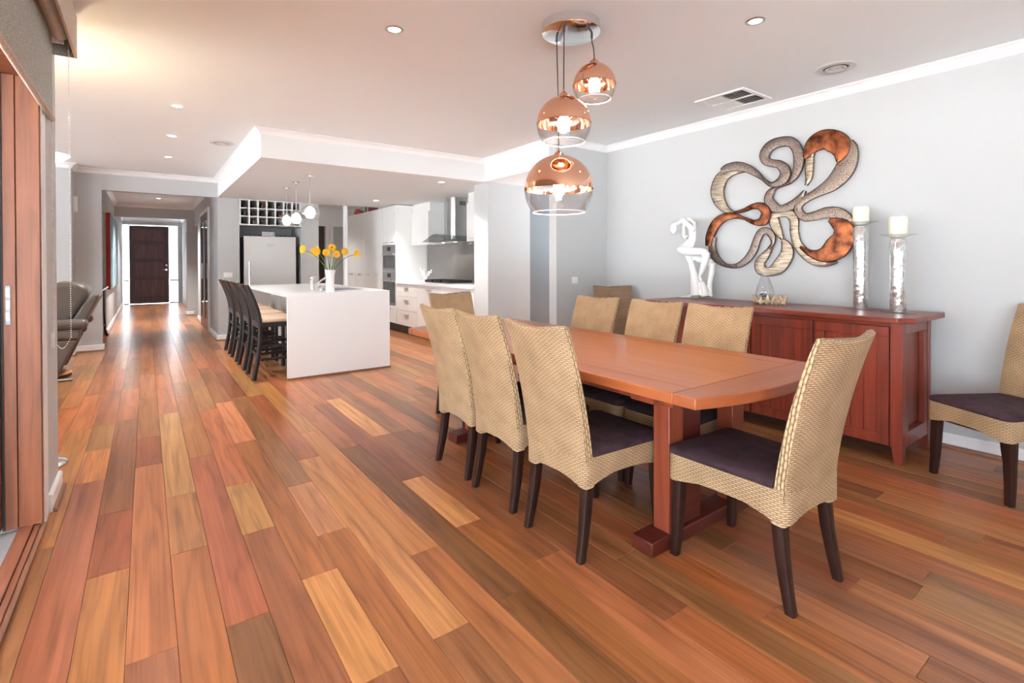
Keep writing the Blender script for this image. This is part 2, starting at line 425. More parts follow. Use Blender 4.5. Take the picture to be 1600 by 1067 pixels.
# ================================================================ SETTING
CZ = 2.6
wallbox('ceiling', (-6.2, 6.2, -3.2, 19.5, CZ, CZ + .12), mat='ceil')
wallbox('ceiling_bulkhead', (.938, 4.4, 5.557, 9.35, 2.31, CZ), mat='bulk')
wallbox('ceiling_passage', (3.6, 6.2, 4.25, 5.557, 2.31, CZ), mat='ceil')
wallbox('wall_right', (4.38, 4.5, -3.2, 4.25, 0, CZ))
wallbox('wall_switch', (3.6, 4.38, 4.13, 4.25, 0, CZ), (4.5, 6.2, 4.13, 4.25, 0, CZ))
wallbox('wall_kitchen_end', (3.65, 4.355, 5.557, 5.9, 0, 2.31))
wallbox('wall_kitchen_back', (4.27, 4.39, 5.9, 12.1, 0, 2.31))
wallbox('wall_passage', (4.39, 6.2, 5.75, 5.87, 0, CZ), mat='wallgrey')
wallbox('wall_passage_end', (6.08, 6.2, 4.25, 5.75, 0, 1.0), (6.08, 6.2, 4.25, 5.75, 2.2, CZ), (6.08, 6.2, 4.25, 4.4, 1.0, 2.2), (6.08, 6.2, 5.4, 5.75, 1.0, 2.2))
wallbox('wall_fridge', (.938, 1.25, 9.35, 10.2, 0, CZ), (2.215, 2.51, 9.35, 10.2, 0, CZ))
wallbox('wall_fridge_recess', (1.25, 2.215, 10.1, 10.2, 0, CZ), mat='recess')
wallbox('wall_kitchen_far', (2.0, 3.12, 12.0, 12.1, 0, CZ), (3.12, 3.38, 12, 12.1, 2.1, CZ), (3.38, 4.4, 12.0, 12.1, 0, CZ), (2.0, 2.1, 10.2, 12, 0, CZ), (4.27, 4.39, 9.35, 12.1, 2.31, CZ), mat='trim')
wallbox('wall_store', (2.8, 4.4, 13.2, 13.3, 0, CZ), (2.7, 2.8, 12.1, 13.3, 0, CZ), (4.3, 4.4, 12.1, 13.2, 0, CZ), mat='beige')
wallbox('wall_hall_front', (-.81, -.51, 9.3, 9.42, 0, CZ), (-.51, .938, 9.3, 9.42, 2.305, CZ), (-.93, -.81, 8.98, 9.42, 0, CZ))
wallbox('wall_living', (-6.2, -.93, 8.98, 9.1, 0, CZ))
wallbox('wall_hall_left', (-.69, -.57, 11.3, 19.3, 0, CZ))
wallbox('wall_niche_front', (-.9, -.57, 9.42, 9.6, 0, CZ))
wallbox('wall_niche_head', (-.9, -.57, 9.6, 11.3, 2.12, CZ))
wallbox('wall_niche_back', (-1.0, -.9, 9.42, 11.4, 0, CZ))
wallbox('wall_niche_side', (-.9, -.69, 11.3, 11.4, 0, CZ))
wallbox('wall_hall_right', (.938, 1.05, 10.2, 13.2, 0, CZ), (.938, 1.05, 13.2, 14.4, 2.15, CZ), (.938, 1.05, 14.4, 16.2, 0, CZ), (.938, 1.05, 16.2, 17.2, 2.15, CZ), (.938, 1.05, 17.2, 19.3, 0, CZ), (1.9, 2.0, 10.2, 19.3, 0, CZ))
wallbox('wall_hall_arch', (-.57, .938, 14.4, 14.52, 2.31, CZ), (.80, .938, 14.4, 14.52, 0, 2.31))
wallbox('wall_entry', (-.69, 1.05, 19.2, 19.32, 2.43, CZ), (-.69, -.64, 19.2, 19.32, 0, 2.43), (.83, 1.05, 19.2, 19.32, 0, 2.43))
wallbox('wall_left', (-.56, -.404, 3.27, 3.77, 0, CZ), (-.56, -.404, -3.2, 3.27, 2.16, CZ), (-.56, -.404, -3.2, -3.0, 0, 2.16))
wallbox('wall_living_side', (-6.2, -5.0, 3.65, 3.77, 0, CZ), (-5, -3.4, 3.65, 3.77, 2.16, CZ), (-3.4, -.56, 3.65, 3.77, 0, CZ))
wallbox('wall_living_end', (-6.2, -6.08, 3.65, 4.15, 0, CZ), (-6.2, -6.08, 4.15, 8.55, 2.25, CZ), (-6.2, -6.08, 4.15, 8.55, 0, .15), (-6.2, -6.08, 8.55, 9.1, 0, CZ))
wallbox('wall_back', (-.56, .1, -3.2, -3.08, 0, CZ), (1.1, 2.0, -3.2, -3.08, 0, CZ), (3.0, 4.5, -3.2, -3.08, 0, CZ), (.1, 1.1, -3.2, -3.08, 2.1, CZ), (2.0, 3.0, -3.2, -3.08, 2.1, CZ), (.1, 1.1, -3.2, -3.08, 0, 1.0), (2.0, 3.0, -3.2, -3.08, 0, 1.0))
wallbox('ground_outside', (-40, 40, -40, 60, -.4, -.08), mat='ground')
for i, (x0, x1) in enumerate(((.1, 1.1), (2.0, 3.0))):
    fm = MB(); fm.box(x0, x0 + .05, -3.17, -3.1, 1.0, 2.1).box(x1 - .05, x1, -3.17, -3.1, 1.0, 2.1).box(x0 + .05, x1 - .05, -3.17, -3.1, 1.0, 1.05).box(x0 + .05, x1 - .05, -3.17, -3.1, 2.05, 2.1)
    fm.box((x0 + x1) / 2 - .025, (x0 + x1) / 2 + .025, -3.17, -3.1, 1.05, 2.05)
    fm.build('window_%d' % (i + 1), 'frame', kind='structure')

# cornices
cov = [(0, CZ), (.066, CZ), (.066, CZ - .006), (.058, CZ - .010), (.040, CZ - .018), (.026, CZ - .030), (.015, CZ - .046), (.008, CZ - .060), (0, CZ - .066)]
sweep('trim_1', [(4.38, -3.08), (4.38, 4.13), (3.6, 4.13), (3.6, 5.557), (.938, 5.557), (.938, 9.3), (-.81, 9.3), (-.81, 8.98), (-6.08, 8.98)], cov, 'trim')
sweep('trim_2', [(.938, 9.42), (.938, 14.4), (-.57, 14.4), (-.57, 9.42)], cov, 'trim')
sweep('trim_3', [(.938, 14.52), (.938, 19.2), (-.57, 19.2), (-.57, 14.52)], cov, 'trim')
sweep('trim_4', [(4.2, 12.0), (2.1, 12.0), (2.1, 10.2)], cov, 'trim')
# baseboards with timber quad
bp_ = [(0, 0), (.018, 0), (.018, .082), (.012, .09), (0, .09)]
qd_ = [(.018, 0), (.036, 0), (.033, .012), (.026, .018), (.018, .02)]
def base(tagname, path):
    o = sweep('baseboard_' + tagname, path, bp_, 'trim')
    sweep('floor_quad', path, qd_, 'quad', kind=None, parent=o)
base('right', [(4.38, -3.08), (4.38, 4.13), (3.6, 4.13), (3.6, 4.25)])
base('wing', [(4.355, 5.557), (3.65, 5.557), (3.65, 5.9)])
base('fridge', [(1.25, 9.35), (.938, 9.35), (.938, 10.62)])
base('hall', [(-.51, 9.42), (-.51, 9.3), (-.81, 9.3), (-.81, 8.98), (-6.08, 8.98)])
base('hall_left', [(-.57, 19.2), (-.57, 11.3)])
base('hall_right', [(.938, 12.2), (.938, 13.2)])
base('hall_nib', [(.938, 14.4), (.80, 14.4), (.80, 14.52)])
base('column', [(-.404, 3.77), (-.404, 3.40)])

# ---------------------------------------------------------------- floor: single boards
TONES = {'red': (.36, .126, .046), 'dkred': (.28, .094, .036), 'orange': (.48, .175, .058), 'yellow': (.54, .235, .080), 'tan': (.43, .178, .066),
         'brown': (.33, .130, .052), 'olive': (.32, .15, .060), 'pale': (.56, .25, .110), 'rb': (.40, .142, .048), 'dkbrown': (.24, .092, .038), 'light': (.62, .29, .105)}
W, X0 = .1375, .0763
JOINTS = {-4: [(6.2, 'brown'), (4.95, 'rb'), (2.987, 'orange'), (1.0, 'brown')],
 -3: [(6.3, 'rb'), (5.0, 'brown'), (4.355, 'olive'), (3.745, 'yellow'), (1.25, 'brown')],
 -2: [(6.3, 'brown'), (5.06, 'rb'), (3.215, 'dkred'), (2.595, 'dkred'), (.8, 'orange')],
 -1: [(7.0, 'rb'), (5.75, 'tan'), (4.45, 'rb'), (3.836, 'dkred'), (1.967, 'orange'), (.8, 'brown')],
 0: [(6.9, 'brown'), (5.077, 'rb'), (3.24, 'yellow'), (2.593, 'tan'), (.75, 'rb')],
 1: [(6.3, 'tan'), (5.65, 'brown'), (3.812, 'rb'), (1.967, 'red'), (.75, 'dkbrown')],
 2: [(6.33, 'brown'), (5.0, 'tan'), (3.21, 'orange'), (2.593, 'yellow'), (.8, 'red')],
 3: [(7.0, 'rb'), (5.18, 'brown'), (3.946, 'pale'), (2.087, 'red'), (1.463, 'yellow'), (.2, 'dkred')],
 4: [(6.6, 'dkred'), (5.3, 'dkbrown'), (3.0, 'brown'), (2.378, 'pale'), (.6, 'rb')],
 5: [(6.5, 'orange'), (5.25, 'tan'), (3.367, 'red'), (1.498, 'yellow'), (.3, 'brown')],
 6: [(5.8, 'dkbrown'), (3.9, 'orange'), (1.985, 'orange'), (.1, 'tan')],
 7: [(5.9, 'brown'), (4.7, 'red'), (3.40, 'rb'), (1.529, 'dkbrown'), (.3, 'dkred')],
 8: [(5.9, 'tan'), (4.576, 'orange'), (2.695, 'dkred'), (2.07, 'light'), (.2, 'red')],
 9: [(6.0, 'red'), (4.7, 'brown'), (3.505, 'light'), (1.64, 'brown'), (.4, 'tan')],
 10: [(5.4, 'tan'), (3.5, 'brown'), (2.9, 'dkbrown'), (1.1, 'brown')],
 11: [(4.8, 'brown'), (3.4, 'tan'), (1.45, 'brown'), (-.1, 'brown')],
 13: [(4.2, 'tan'), (2.4, 'rb'), (.505, 'tan'), (-.7, 'brown')],
 15: [(4.6, 'brown'), (2.65, 'dkbrown'), (.79, 'dkred'), (-.5, 'tan')],
 17: [(3.8, 'tan'), (2.5, 'brown'), (.644, 'brown'), (-.6, 'olive')],
 19: [(3.1, 'rb'), (1.3, 'light'), (-.6, 'yellow')],
 22: [(3.5, 'rb'), (1.01, 'dkbrown'), (-.2, 'tan')]}
RT = ['brown', 'brown', 'tan', 'rb', 'brown', 'olive', 'orange', 'tan', 'dkbrown', 'rb']
floor = MB().box(-6.2, 6.2, -3.2, 19.5, -.06, -.016).build('floor', 'gap', kind='structure')
rf = random.Random(11)
boards = []
for k in range(-46, 45):
    xa = X0 + W * k
    js = JOINTS.get(k)
    inhall = -5 <= k <= 6
    ytop = 19.2 if inhall else (12.0 if k >= 6 else 9.3)
    cuts = []
    if js:
        y = js[0][0] + rf.choice((.62, 1.25, 1.86)); up_ = [(js[0][0], None)]
        ys = [j[0] for j in js]
        segs = [(ys[i + 1] if i + 1 < len(ys) else None, None) for i in range(len(ys))]
        # tone of entry i belongs to the board that ENDS at its y (its near end)
        prev = None
        for i, (yy, tn) in enumerate(js):
            top = js[i - 1][0] if i else yy + rf.choice((1.25, 1.86))
            cuts.append((yy, top, tn))
        ycur = cuts[0][1]
        lowest = js[-1][0]
    else:
        ycur = lowest = rf.uniform(-3.2, -2)
    yy = ycur
    while yy < ytop:
        t = yy + rf.choice((.62, 1.25, 1.25, 1.86)); cuts.append((yy, t, rf.choice(RT))); yy = t
    yy = lowest
    while yy > -3.1:
        t = yy - rf.choice((.62, 1.25, 1.86)); cuts.append((t, yy, rf.choice(RT))); yy = t
    for a, b_, tn in cuts:
        a = max(a, -3.1); b_ = min(b_, ytop)
        if b_ - a < .05: continue
        c = [v * rf.uniform(.9, 1.1) for v in TONES[tn]]
        boards.append((xa, a, b_, (c[0], c[1], c[2], rf.random())))
def seen(bd):
    best = 0
    cx, cy_ = bd[0] + W / 2, (bd[1] + bd[2]) / 2
    for yy in (bd[1] + .03, cy_, bd[2] - .03):
        p = Vector((cx, yy, 0)) - Vector((0, 0, 1.25)); d = p.dot(fw)
        if d < .3: continue
        u = 800 + F_PX * p.dot(rt) / d; v = CY - F_PX * p.dot(up) / d
        if -60 < u < 1660 and v < 1130: best = max(best, (bd[2] - bd[1]) / d ** 3)
    if bd[0] > 3.6 and bd[1] > 5.6: best = 0
    if bd[0] < -.55 and bd[1] < 3.7: best = 0
    return best
boards.sort(key=seen, reverse=True)
def board_geo(mb, tones, bd):
    xa, a, b_, t = bd; g = .0005; x0, x1, y0, y1 = xa + g, xa + W - g, a + g, b_ - g; h = .0012
    b = len(mb.v)
    for z, i in ((-.016, 0), (-h, 0), (0, h)):
        mb.v += [(x0 + i, y0 + i, z), (x1 - i, y0 + i, z), (x1 - i, y1 - i, z), (x0 + i, y1 - i, z)]
    for l in (0, 4):
        for i in range(4):
            j = (i + 1) % 4; mb.face((b + l + i, b + l + j, b + l + 4 + j, b + l + 4 + i))
    mb.face((b + 8, b + 9, b + 10, b + 11))
    tones += [t] * 12
def tone_attr(o, tones):
    a = o.data.attributes.new('tone', 'FLOAT_COLOR', 'POINT')
    a.data.foreach_set('color', [c for t in tones for c in t])
for bd in boards[:300]:
    mb, tn = MB(), []; cx, cy_ = bd[0] + W / 2, (bd[1] + bd[2]) / 2
    board_geo(mb, tn, (bd[0] - cx, bd[1] - cy_, bd[2] - cy_, bd[3]))
    o = mb.build('floorboard', 'floor', floor, loc=(cx, cy_, 0)); tone_attr(o, tn)
mb, tn = MB(), []
for bd in boards[300:]: board_geo(mb, tn, bd)
o = mb.build('floorboards_beyond', 'floor', floor, kind='stuff'); tone_attr(o, tn)

# ---------------------------------------------------------------- sliding door opening at the left wall
ds = thing('sliding_door_frame', 'reddish timber sliding door frame and sill below the roller blind', 'door frame', (-.48, 3.25, 0))
def rel(o, bx_): return (bx_[0] - o.location.x, bx_[1] - o.location.x, bx_[2] - o.location.y, bx_[3] - o.location.y, bx_[4], bx_[5])
box('jamb_board', rel(ds, (-.487, -.405, 3.24, 3.2695, .02, 2.16)), 'frame', ds, .002)
box('jamb_board', rel(ds, (-.531, -.488, 3.232, 3.268, .02, 2.16)), 'frame', ds, .002)
box('seal', rel(ds, (-.541, -.532, 3.236, 3.268, .02, 2.16)), 'black', ds)
box('door_stile', rel(ds, (-.64, -.542, 3.19, 3.25, .03, 2.16)), 'frame', ds, .003)
pl = box('strike_plate', rel(ds, (-.5235, -.505, 3.228, 3.2325, .97, 1.15)), 'zinc', ds, .001)
for zz in (.99, 1.045, 1.10): box('latch_slot', rel(ds, (-.519, -.510, 3.2265, 3.2285, zz, zz + .035)), 'steel_dk', pl)
box('sill_board', rel(ds, (-.487, -.436, -3.0, 3.24, 0.0, .022)), 'sill', ds, .003)
box('sill_nosing', rel(ds, (-.434, -.412, -3.0, 3.24, 0.0, .016)), 'sill', ds, .003)
box('sill_quad', rel(ds, (-.411, -.392, -3.0, 3.27, 0.0, .012)), 'quad', ds, .003)
box('track', rel(ds, (-.56, -.488, -3.0, 3.23, 0.0, .012)), 'alu', ds)
box('head_board', rel(ds, (-.56, -.412, -3.0, 3.24, 2.12, 2.16)), 'frame', ds)
tr5 = MB().box(-.408, -.400, 3.27, 3.385, 0, 2.16).build('trim_5', 'trim', kind='structure')
# roller blind with pelmet
bl = thing('roller_blind', 'grey woven roller blind half lowered inside a beige fabric pelmet', 'blind', (-.36, 3.5, 1.98))
def rz3(o, b): return (b[0] - o.location.x, b[1] - o.location.x, b[2] - o.location.y, b[3] - o.location.y, b[4] - o.location.z, b[5] - o.location.z)
box('fabric', rz3(bl, (-.388, -.385, -1.2, 3.50, 2.0, 2.50)), 'blind', bl)
MB().tube([(-.0265, -4.7, .015), (-.0265, 0.0, .015)], .013, 10).build('bottom_rail', 'pelmet', bl, smooth=40)
MB().tube([(.005, -4.7, .47), (.005, .01, .47)], .037, 20).build('roller_tube', 'tube', bl, smooth=40)
box('bracket', rz3(bl, (-.40, -.34, 3.512, 3.525, 2.40, 2.50)), 'plastic', bl)
box('pelmet_front', rz3(bl, (-.306, -.294, -1.2, 3.60, 2.36, 2.585)), 'pelmet', bl, .002)
box('pelmet_end', rz3(bl, (-.403, -.306, 3.588, 3.60, 2.36, 2.585)), 'blind', bl)
box('pelmet_top', rz3(bl, (-.403, -.306, -1.2, 3.588, 2.575, 2.585)), 'pelmet', bl)
ch = MB()
pts = []
for zz in [2.40 - i * .0125 for i in range(125)]: pts.append((-.392, 3.535, zz))
for p in pts: ch.ball((p[0] + .36, p[1] - 3.5, p[2] - 1.98), .0036, 6)
ch.build('bead_chain', 'plastic', bl, smooth=60, kind='stuff')
ch = MB()
for i in range(135):
    ch.ball((-.318 + .36, 3.47 - 3.5, 2.42 - i * .0115 - 1.98), .0034, 6)
for i in range(16):
    a = i / 15; ch.ball((lerp(-.318, -.396, a) + .36, lerp(3.47, 3.53, a) - 3.5, .868 - .06 * math.sin(a * math.pi) - 1.98 + .0), .0034, 6)
ch.build('bead_chain', 'plastic', bl, smooth=60, kind='stuff')
MB().box(-.043, -.030, .02, .05, -1.17, -1.09).build('chain_clip', 'plastic', bl)

# ================================================================ DINING FURNITURE
def chair(wk, wks):
    t = thing('wicker_dining_chair', 'wicker chair', 'chair', group='wicker dining chairs')
    # backrest: closed loops from bottom to top
    NX = 14
    def rear(z):
        s = max(0, (z - .30) / .69); return .012 - .03 * s - .105 * s * s
    def thick(z):
        s = (z - .30) / .69; return lerp(.062, .036, s)
    def half(z):
        s = (z - .30) / .69; return lerp(.192, .207, s)
    def zb(a): return .306 + .026 * (1 - a ** 4)
    def zt(a): return .990 - .022 * (1 - a * a)
    loops, uvs = [], []
    LV = 16
    for k in range(LV + 1):
        s = k / LV; lp = []; zs = []
        aa = [-1 + 2 * i / NX for i in range(NX + 1)]
        pos = []
        for side in (0, 1):
            for a in (aa if side == 0 else aa[::-1]):
                z = lerp(zb(a), zt(a), s)
                curve = .030 * (1 - a * a) * s
                inset = .008 * (abs(a) > .99)
                y = rear(z) - curve
                if side: y += thick(z)
                y += inset if not side else -inset
                zz = z - (.006 if abs(a) > .99 and s > .97 else 0)
                lp.append((a * half(z), y, zz)); pos.append((a, z, side))
        loops.append(lp)
        u = []; acc = 0; prev = None
        for p in lp + [lp[0]]:
            if prev: acc += math.hypot(p[0] - prev[0], p[1] - prev[1])
            u.append((acc, p[2])); prev = p
        uvs.append(u)
    n = len(loops[0])
    mb = MB()
    # rounded crown
    def shrink(lp, dz, amt):
        c = [sum(q[i] for q in lp) / len(lp) for i in (0, 1)]
        h = n // 2; out = []
        for i, q in enumerate(lp):
            opp = lp[n - 1 - i]
            out.append((lerp(q[0], opp[0], amt) * (1 - .03 * amt), lerp(q[1], opp[1], amt), q[2] + dz))
        return out
    top = loops[-1]
    loops += [shrink(top, .007, .14), shrink(top, .010, .34)]
    uvs += [[(a, b + .008) for a, b in uvs[LV]], [(a, b + .016) for a, b in uvs[LV]]]
    mb.loft(loops, True, uvs=uvs, mif=lambda k, i: 1 if i in (NX, 2 * NX + 1) else 0)
    mb.build('backrest', [wk, wks], t, smooth=50)
    # rim cord round the lower edge
    # seat frame
    def plan(g):
        P = []
        for x, y in rrect(-.225, .225, .0, .505, .04, 4):
            P.append((x * lerp(.89, 1, y / .505) * (1 + g), .252 + (y - .252) * (1 + g)))
        return P
    pl_ = plan(0)
    per = [0]
    pts = []
    for i in range(len(pl_)):
        a, b = pl_[i], pl_[(i + 1) % len(pl_)]
        d = math.hypot(b[0] - a[0], b[1] - a[1]); m_ = max(1, int(d / .06))
        for q in range(m_): pts.append((lerp(a[0], b[0], q / m_), lerp(a[1], b[1], q / m_)))
    def arch(p):
        dx = 1 - abs(p[0]) / .225; dy = min(p[1], .505 - p[1]) / .25
        c = max(dx, dy); return .322 - .012 * max(0, 1 - p[1] / .12) + .026 * max(0, min(1, (c - .18) / .5))
    lo = [(p[0], p[1], arch(p)) for p in pts]; lo_in = [(p[0] * .93, .252 + (p[1] - .252) * .93, arch(p)) for p in pts]
    hi = [(p[0], p[1], .43) for p in pts]; hi_in = [(p[0] * .97, .252 + (p[1] - .252) * .97, .436) for p in pts]
    acc = [0]
    for i in range(len(pts)):
        a, b = pts[i], pts[(i + 1) % len(pts)]; acc.append(acc[-1] + math.hypot(b[0] - a[0], b[1] - a[1]))
    uv = [[(acc[i], z + q) for i in range(len(pts) + 1)] for z, q in ((.30, 0), (.33, 0), (.43, 0), (.445, 0))]
    for i in range(len(pts)): uv[1][i] = (acc[i], lo[i][2])
    uv[1][len(pts)] = (acc[-1], lo[0][2])
    MB().loft([lo_in, lo, hi, hi_in], True, uvs=uv).build('seat_frame', wk, t, smooth=50)
    # cushion
    lps = []
    for g, z in ((-.03, .428), (.0, .434), (.012, .444), (.0, .455), (-.06, .463), (-.25, .470), (-.55, .474), (-.85, .475)):
        lps.append([(x, max(.052, y) if g > -.2 else y, z) for x, y in plan(g)])
    MB().loft(lps, True).build('seat_cushion', 'suede', t, smooth=60)
    # legs
    def leg(sx, front):
        if front: path = [(sx * .196, .452, .40), (sx * .197, .458, .30), (sx * .199, .462, .20), (sx * .202, .464, .10), (sx * .206, .472, .0)]
        else: path = [(sx * .166, .045, .40), (sx * .168, .044, .30), (sx * .170, .034, .20), (sx * .174, .018, .10), (sx * .178, -.002, .0)]
        rs = [.0235, .0235, .022, .0195, .017]
        lo_ = []
        for (x, y, z), r in zip(path, rs):
            lo_.append([(x + px, y + py, z) for px, py in rrect(-r, r, -r, r, r * .38, 2)])
        lo_ = lo_[::-1]
        MB().loft(lo_, True).build('leg', 'wenge', t, smooth=40)
        return
    for sx in (-1, 1):
        leg(sx, True); leg(sx, False)
    # pale bound ferrules where the rear legs leave the wicker
    for sx in (-1, 1):
        MB().loft([[(sx * .168 + px, .040 + py, z) for px, py in rrect(-r, r, -r, r, .012, 3)] for z, r in ((.301, .024), (.303, .0265), (.307, .0265), (.310, .024))], True).build('rim_binding', 'cane', t, smooth=60)
    return t
C0 = chair('wicker', 'wicker_side')
CL = 'honey wicker chair with aubergine cushion, '
C0.location = (1.458, 1.70, 0); C0.rotation_euler = (0, 0, R(-90)); C0['label'] = CL + 'side away from sideboard, farthest of three from kitchen'
dup(C0, (1.480, 2.208, 0), R(-90), CL + 'middle of three on the table side away from sideboard')
dup(C0, (1.495, 2.672, 0), R(-90), CL + 'side away from sideboard, closest of three to kitchen')
dup(C0, (2.018, .850, 0), R(-2), CL + 'at the table end farthest from the kitchen')
dup(C0, (2.13, 3.735, 0), R(181), CL + 'at the table end closest to the kitchen')
dup(C0, (2.664, 1.70, 0), R(90), CL + 'between table and sideboard, farthest of three from kitchen')
dup(C0, (2.664, 2.16, 0), R(90), CL + 'middle of three between table and sideboard')
dup(C0, (2.664, 2.70, 0), R(91), CL + 'between table and sideboard, closest of three to kitchen')
dup(C0, (4.07, .525, 0), R(60.6), 'wicker chair with aubergine cushion standing alone against the wall beyond the candlesticks')
C1 = chair('wicker_shaded', 'wicker_shaded_side')
C1.location = (4.07, 3.74, 0); C1.rotation_euler = (0, 0, R(139.5)); C1['label'] = 'wicker chair in painted-on shade standing in the wall corner beside the sideboard'

# table
tb = thing('dining_table', 'long red hardwood trestle dining table with bowed ends', 'table', (2.14, 2.335, 0))
tx, ty = 2.14, 2.335
def tbox(name, b, mat, bev=.003): return box(name, (b[0] - tx, b[1] - tx, b[2] - ty, b[3] - ty, b[4], b[5]), mat, tb, bev)
ya, yb = 1.19, 3.48
tbox('tabletop_field', (1.746, 2.534, ya, yb, .706, .7497), 'table', 0)
def sideb(x0, x1):
    return tbox('tabletop_border', (x0, x1, ya, yb, .706, .75), 'table_edge', .004)
sideb(1.62, 1.745); sideb(2.535, 2.66)
for sgn, y0 in ((-1, ya - .001), (1, yb + .001)):
    pts = [(1.62, y0), (1.62, y0 + sgn * .098)]
    for i in range(1, 12):
        a = -1 + 2 * i / 12; pts.append((2.14 + .52 * a, y0 + sgn * (.098 + .092 * (1 - a * a))))
    pts += [(2.66, y0 + sgn * .098), (2.66, y0)]
    pts = [(p[0] - tx, p[1] - ty) for p in pts]
    if sgn < 0: pass
    else: pts = pts[::-1]
    MB().prism(pts, .706, .75).build('breadboard_end', 'table_end', tb, bevel=.004)
for x0 in (1.80, 2.44): tbox('apron', (x0, x0 + .03, 1.32, 3.34, .63, .706), 'table_leg')
for y0 in (1.366, 3.02):
    tbox('cross_rail', (1.72, 2.56, y0 - .005, y0 + .115, .65, .706), 'table_leg')
    for x0 in (1.838, 2.34): 
        tbox('post', (x0, x0 + .10, y0, y0 + .085, .062, .65), 'table_leg')
    tbox('post_panel', (1.939, 2.10, y0 + .02, y0 + .07, .062, .65), 'table_foot')
    tbox('foot', (1.715, 2.565, y0 - .005, y0 + .108, 0, .062), 'table_foot', .005)
tbox('stretcher', (2.11, 2.17, 1.452, 3.019, .18, .28), 'table_leg')

# sideboard
sb = thing('sideboard', 'long red hardwood sideboard with panelled doors under the metal wall art', 'sideboard', (4.0, 2.03, 0))
bx0, by0 = 4.0, 2.03
def sbox(name, b, mat, par=None, bev=.003): return box(name, (b[0] - bx0, b[1] - bx0, b[2] - by0, b[3] - by0, b[4], b[5]), mat, par or sb, bev)
tp = [(3.67, 1.09), (3.73, 1.02), (4.335, 1.02), (4.335, 3.04), (3.73, 3.04), (3.67, 2.97)]
MB().prism([(p[0] - bx0, p[1] - by0) for p in tp], .872, .906).build('top', 'jarrah_h', sb, bevel=.004)
for x0, x1 in ((3.72, 3.775), (4.20, 4.255)):
    for y0, y1, s in ((1.075, 1.14, 1), (2.92, 2.985, -1)):
        pts = [(y0, .14), (y1, .14), (y1 - (.022 if s > 0 else 0), 0), (y0 + (.022 if s < 0 else 0), 0)]
        m = MB().prism([(p[0] - by0, p[1]) for p in pts], x0 - bx0, x1 - bx0, 'x')
        m.box(x0 - bx0, x1 - bx0, y0 - by0, y1 - by0, .14, .872)
        m.build('leg', 'jarrah', sb, bevel=.002)
sbox('body', (3.745, 4.25, 1.11, 2.95, .10, .872), 'jarrah')
for y0, y1 in ((1.078, 1.11), (2.95, 2.982)):
    sbox('side_rail', (3.775, 4.20, y0, y1, .80, .872), 'jarrah_h'); sbox('side_rail', (3.775, 4.20, y0, y1, .10, .19), 'jarrah_h')
    sbox('side_stile', (3.775, 3.84, y0, y1, .19, .80), 'jarrah'); sbox('side_stile', (4.135, 4.20, y0, y1, .19, .80), 'jarrah')
sbox('top_rail', (3.728, 3.745, 1.14, 2.92, .845, .872), 'jarrah_h')
dw = (2.92 - 1.14) / 4
for i in range(4):
    y0 = 1.14 + i * dw + .008; y1 = 1.14 + (i + 1) * dw - .008; ww = .062
    m = MB()
    for b in ((y0, y1, .105, .105 + ww), (y0, y1, .843 - ww, .843), (y0, y0 + ww, .105 + ww, .843 - ww), (y1 - ww, y1, .105 + ww, .843 - ww)):
        m.box(3.724 - bx0, 3.744 - bx0, b[0] - by0, b[1] - by0, b[2], b[3])
    d = m.build('door', 'jarrah', sb, bevel=.0015)
    q = (y1 - y0 - 2 * ww) / 4
    for k in range(4):
        sbox('panel_board', (3.735, 3.7445, y0 + ww + k * q + .001, y0 + ww + (k + 1) * q - .001, .105 + ww, .843 - ww), 'jarrah', d, .002)

# sideboard ornaments
def candle(x, y, ztop_holder, zc, label):
    t = thing('candlestick', label, 'candlestick', (x, y, .906), group='mercury glass candlesticks')
    h = ztop_holder - .906
    MB().lathe([(.001, 0), (.098, 0), (.100, .003), (.085, .008), (.045, .013), (.001, .014)], n=32).build('base_plate', 'glass', t, smooth=50)
    MB().lathe([(.001, .013), (.043, .013), (.047, .03), (.046, h * .4), (.049, h * .75), (.047, h - .035), (.042, h - .028), (.001, h - .027)], n=28).build('column', 'mercury', t, smooth=50)
    MB().lathe([(.001, h - .027), (.040, h - .025), (.052, h - .014), (.075, h - .006), (.105, h), (.105, h + .003), (.073, h - .002), (.05, h - .010), (.038, h - .02), (.001, h - .022)], n=32).build('drip_plate', 'glass', t, smooth=50)
    c = MB().lathe([(.001, h - .019), (.040, h - .019), (.050, h + .0), (.053, zc - .906 - .008), (.048, zc - .906), (.03, zc - .914), (.001, zc - .915)], n=26).build('candle', 'candle', t, smooth=50)
    MB().tube([(0, 0, zc - .917), (.001, 0, zc - .898)], .0015, 6).build('wick', 'black', c)
candle(4.21, 1.47, 1.535, 1.648, 'taller mercury glass candlestick with ivory candle on the sideboard')
candle(4.11, 1.215, 1.43, 1.552, 'shorter mercury glass candlestick with ivory candle at the sideboard end')
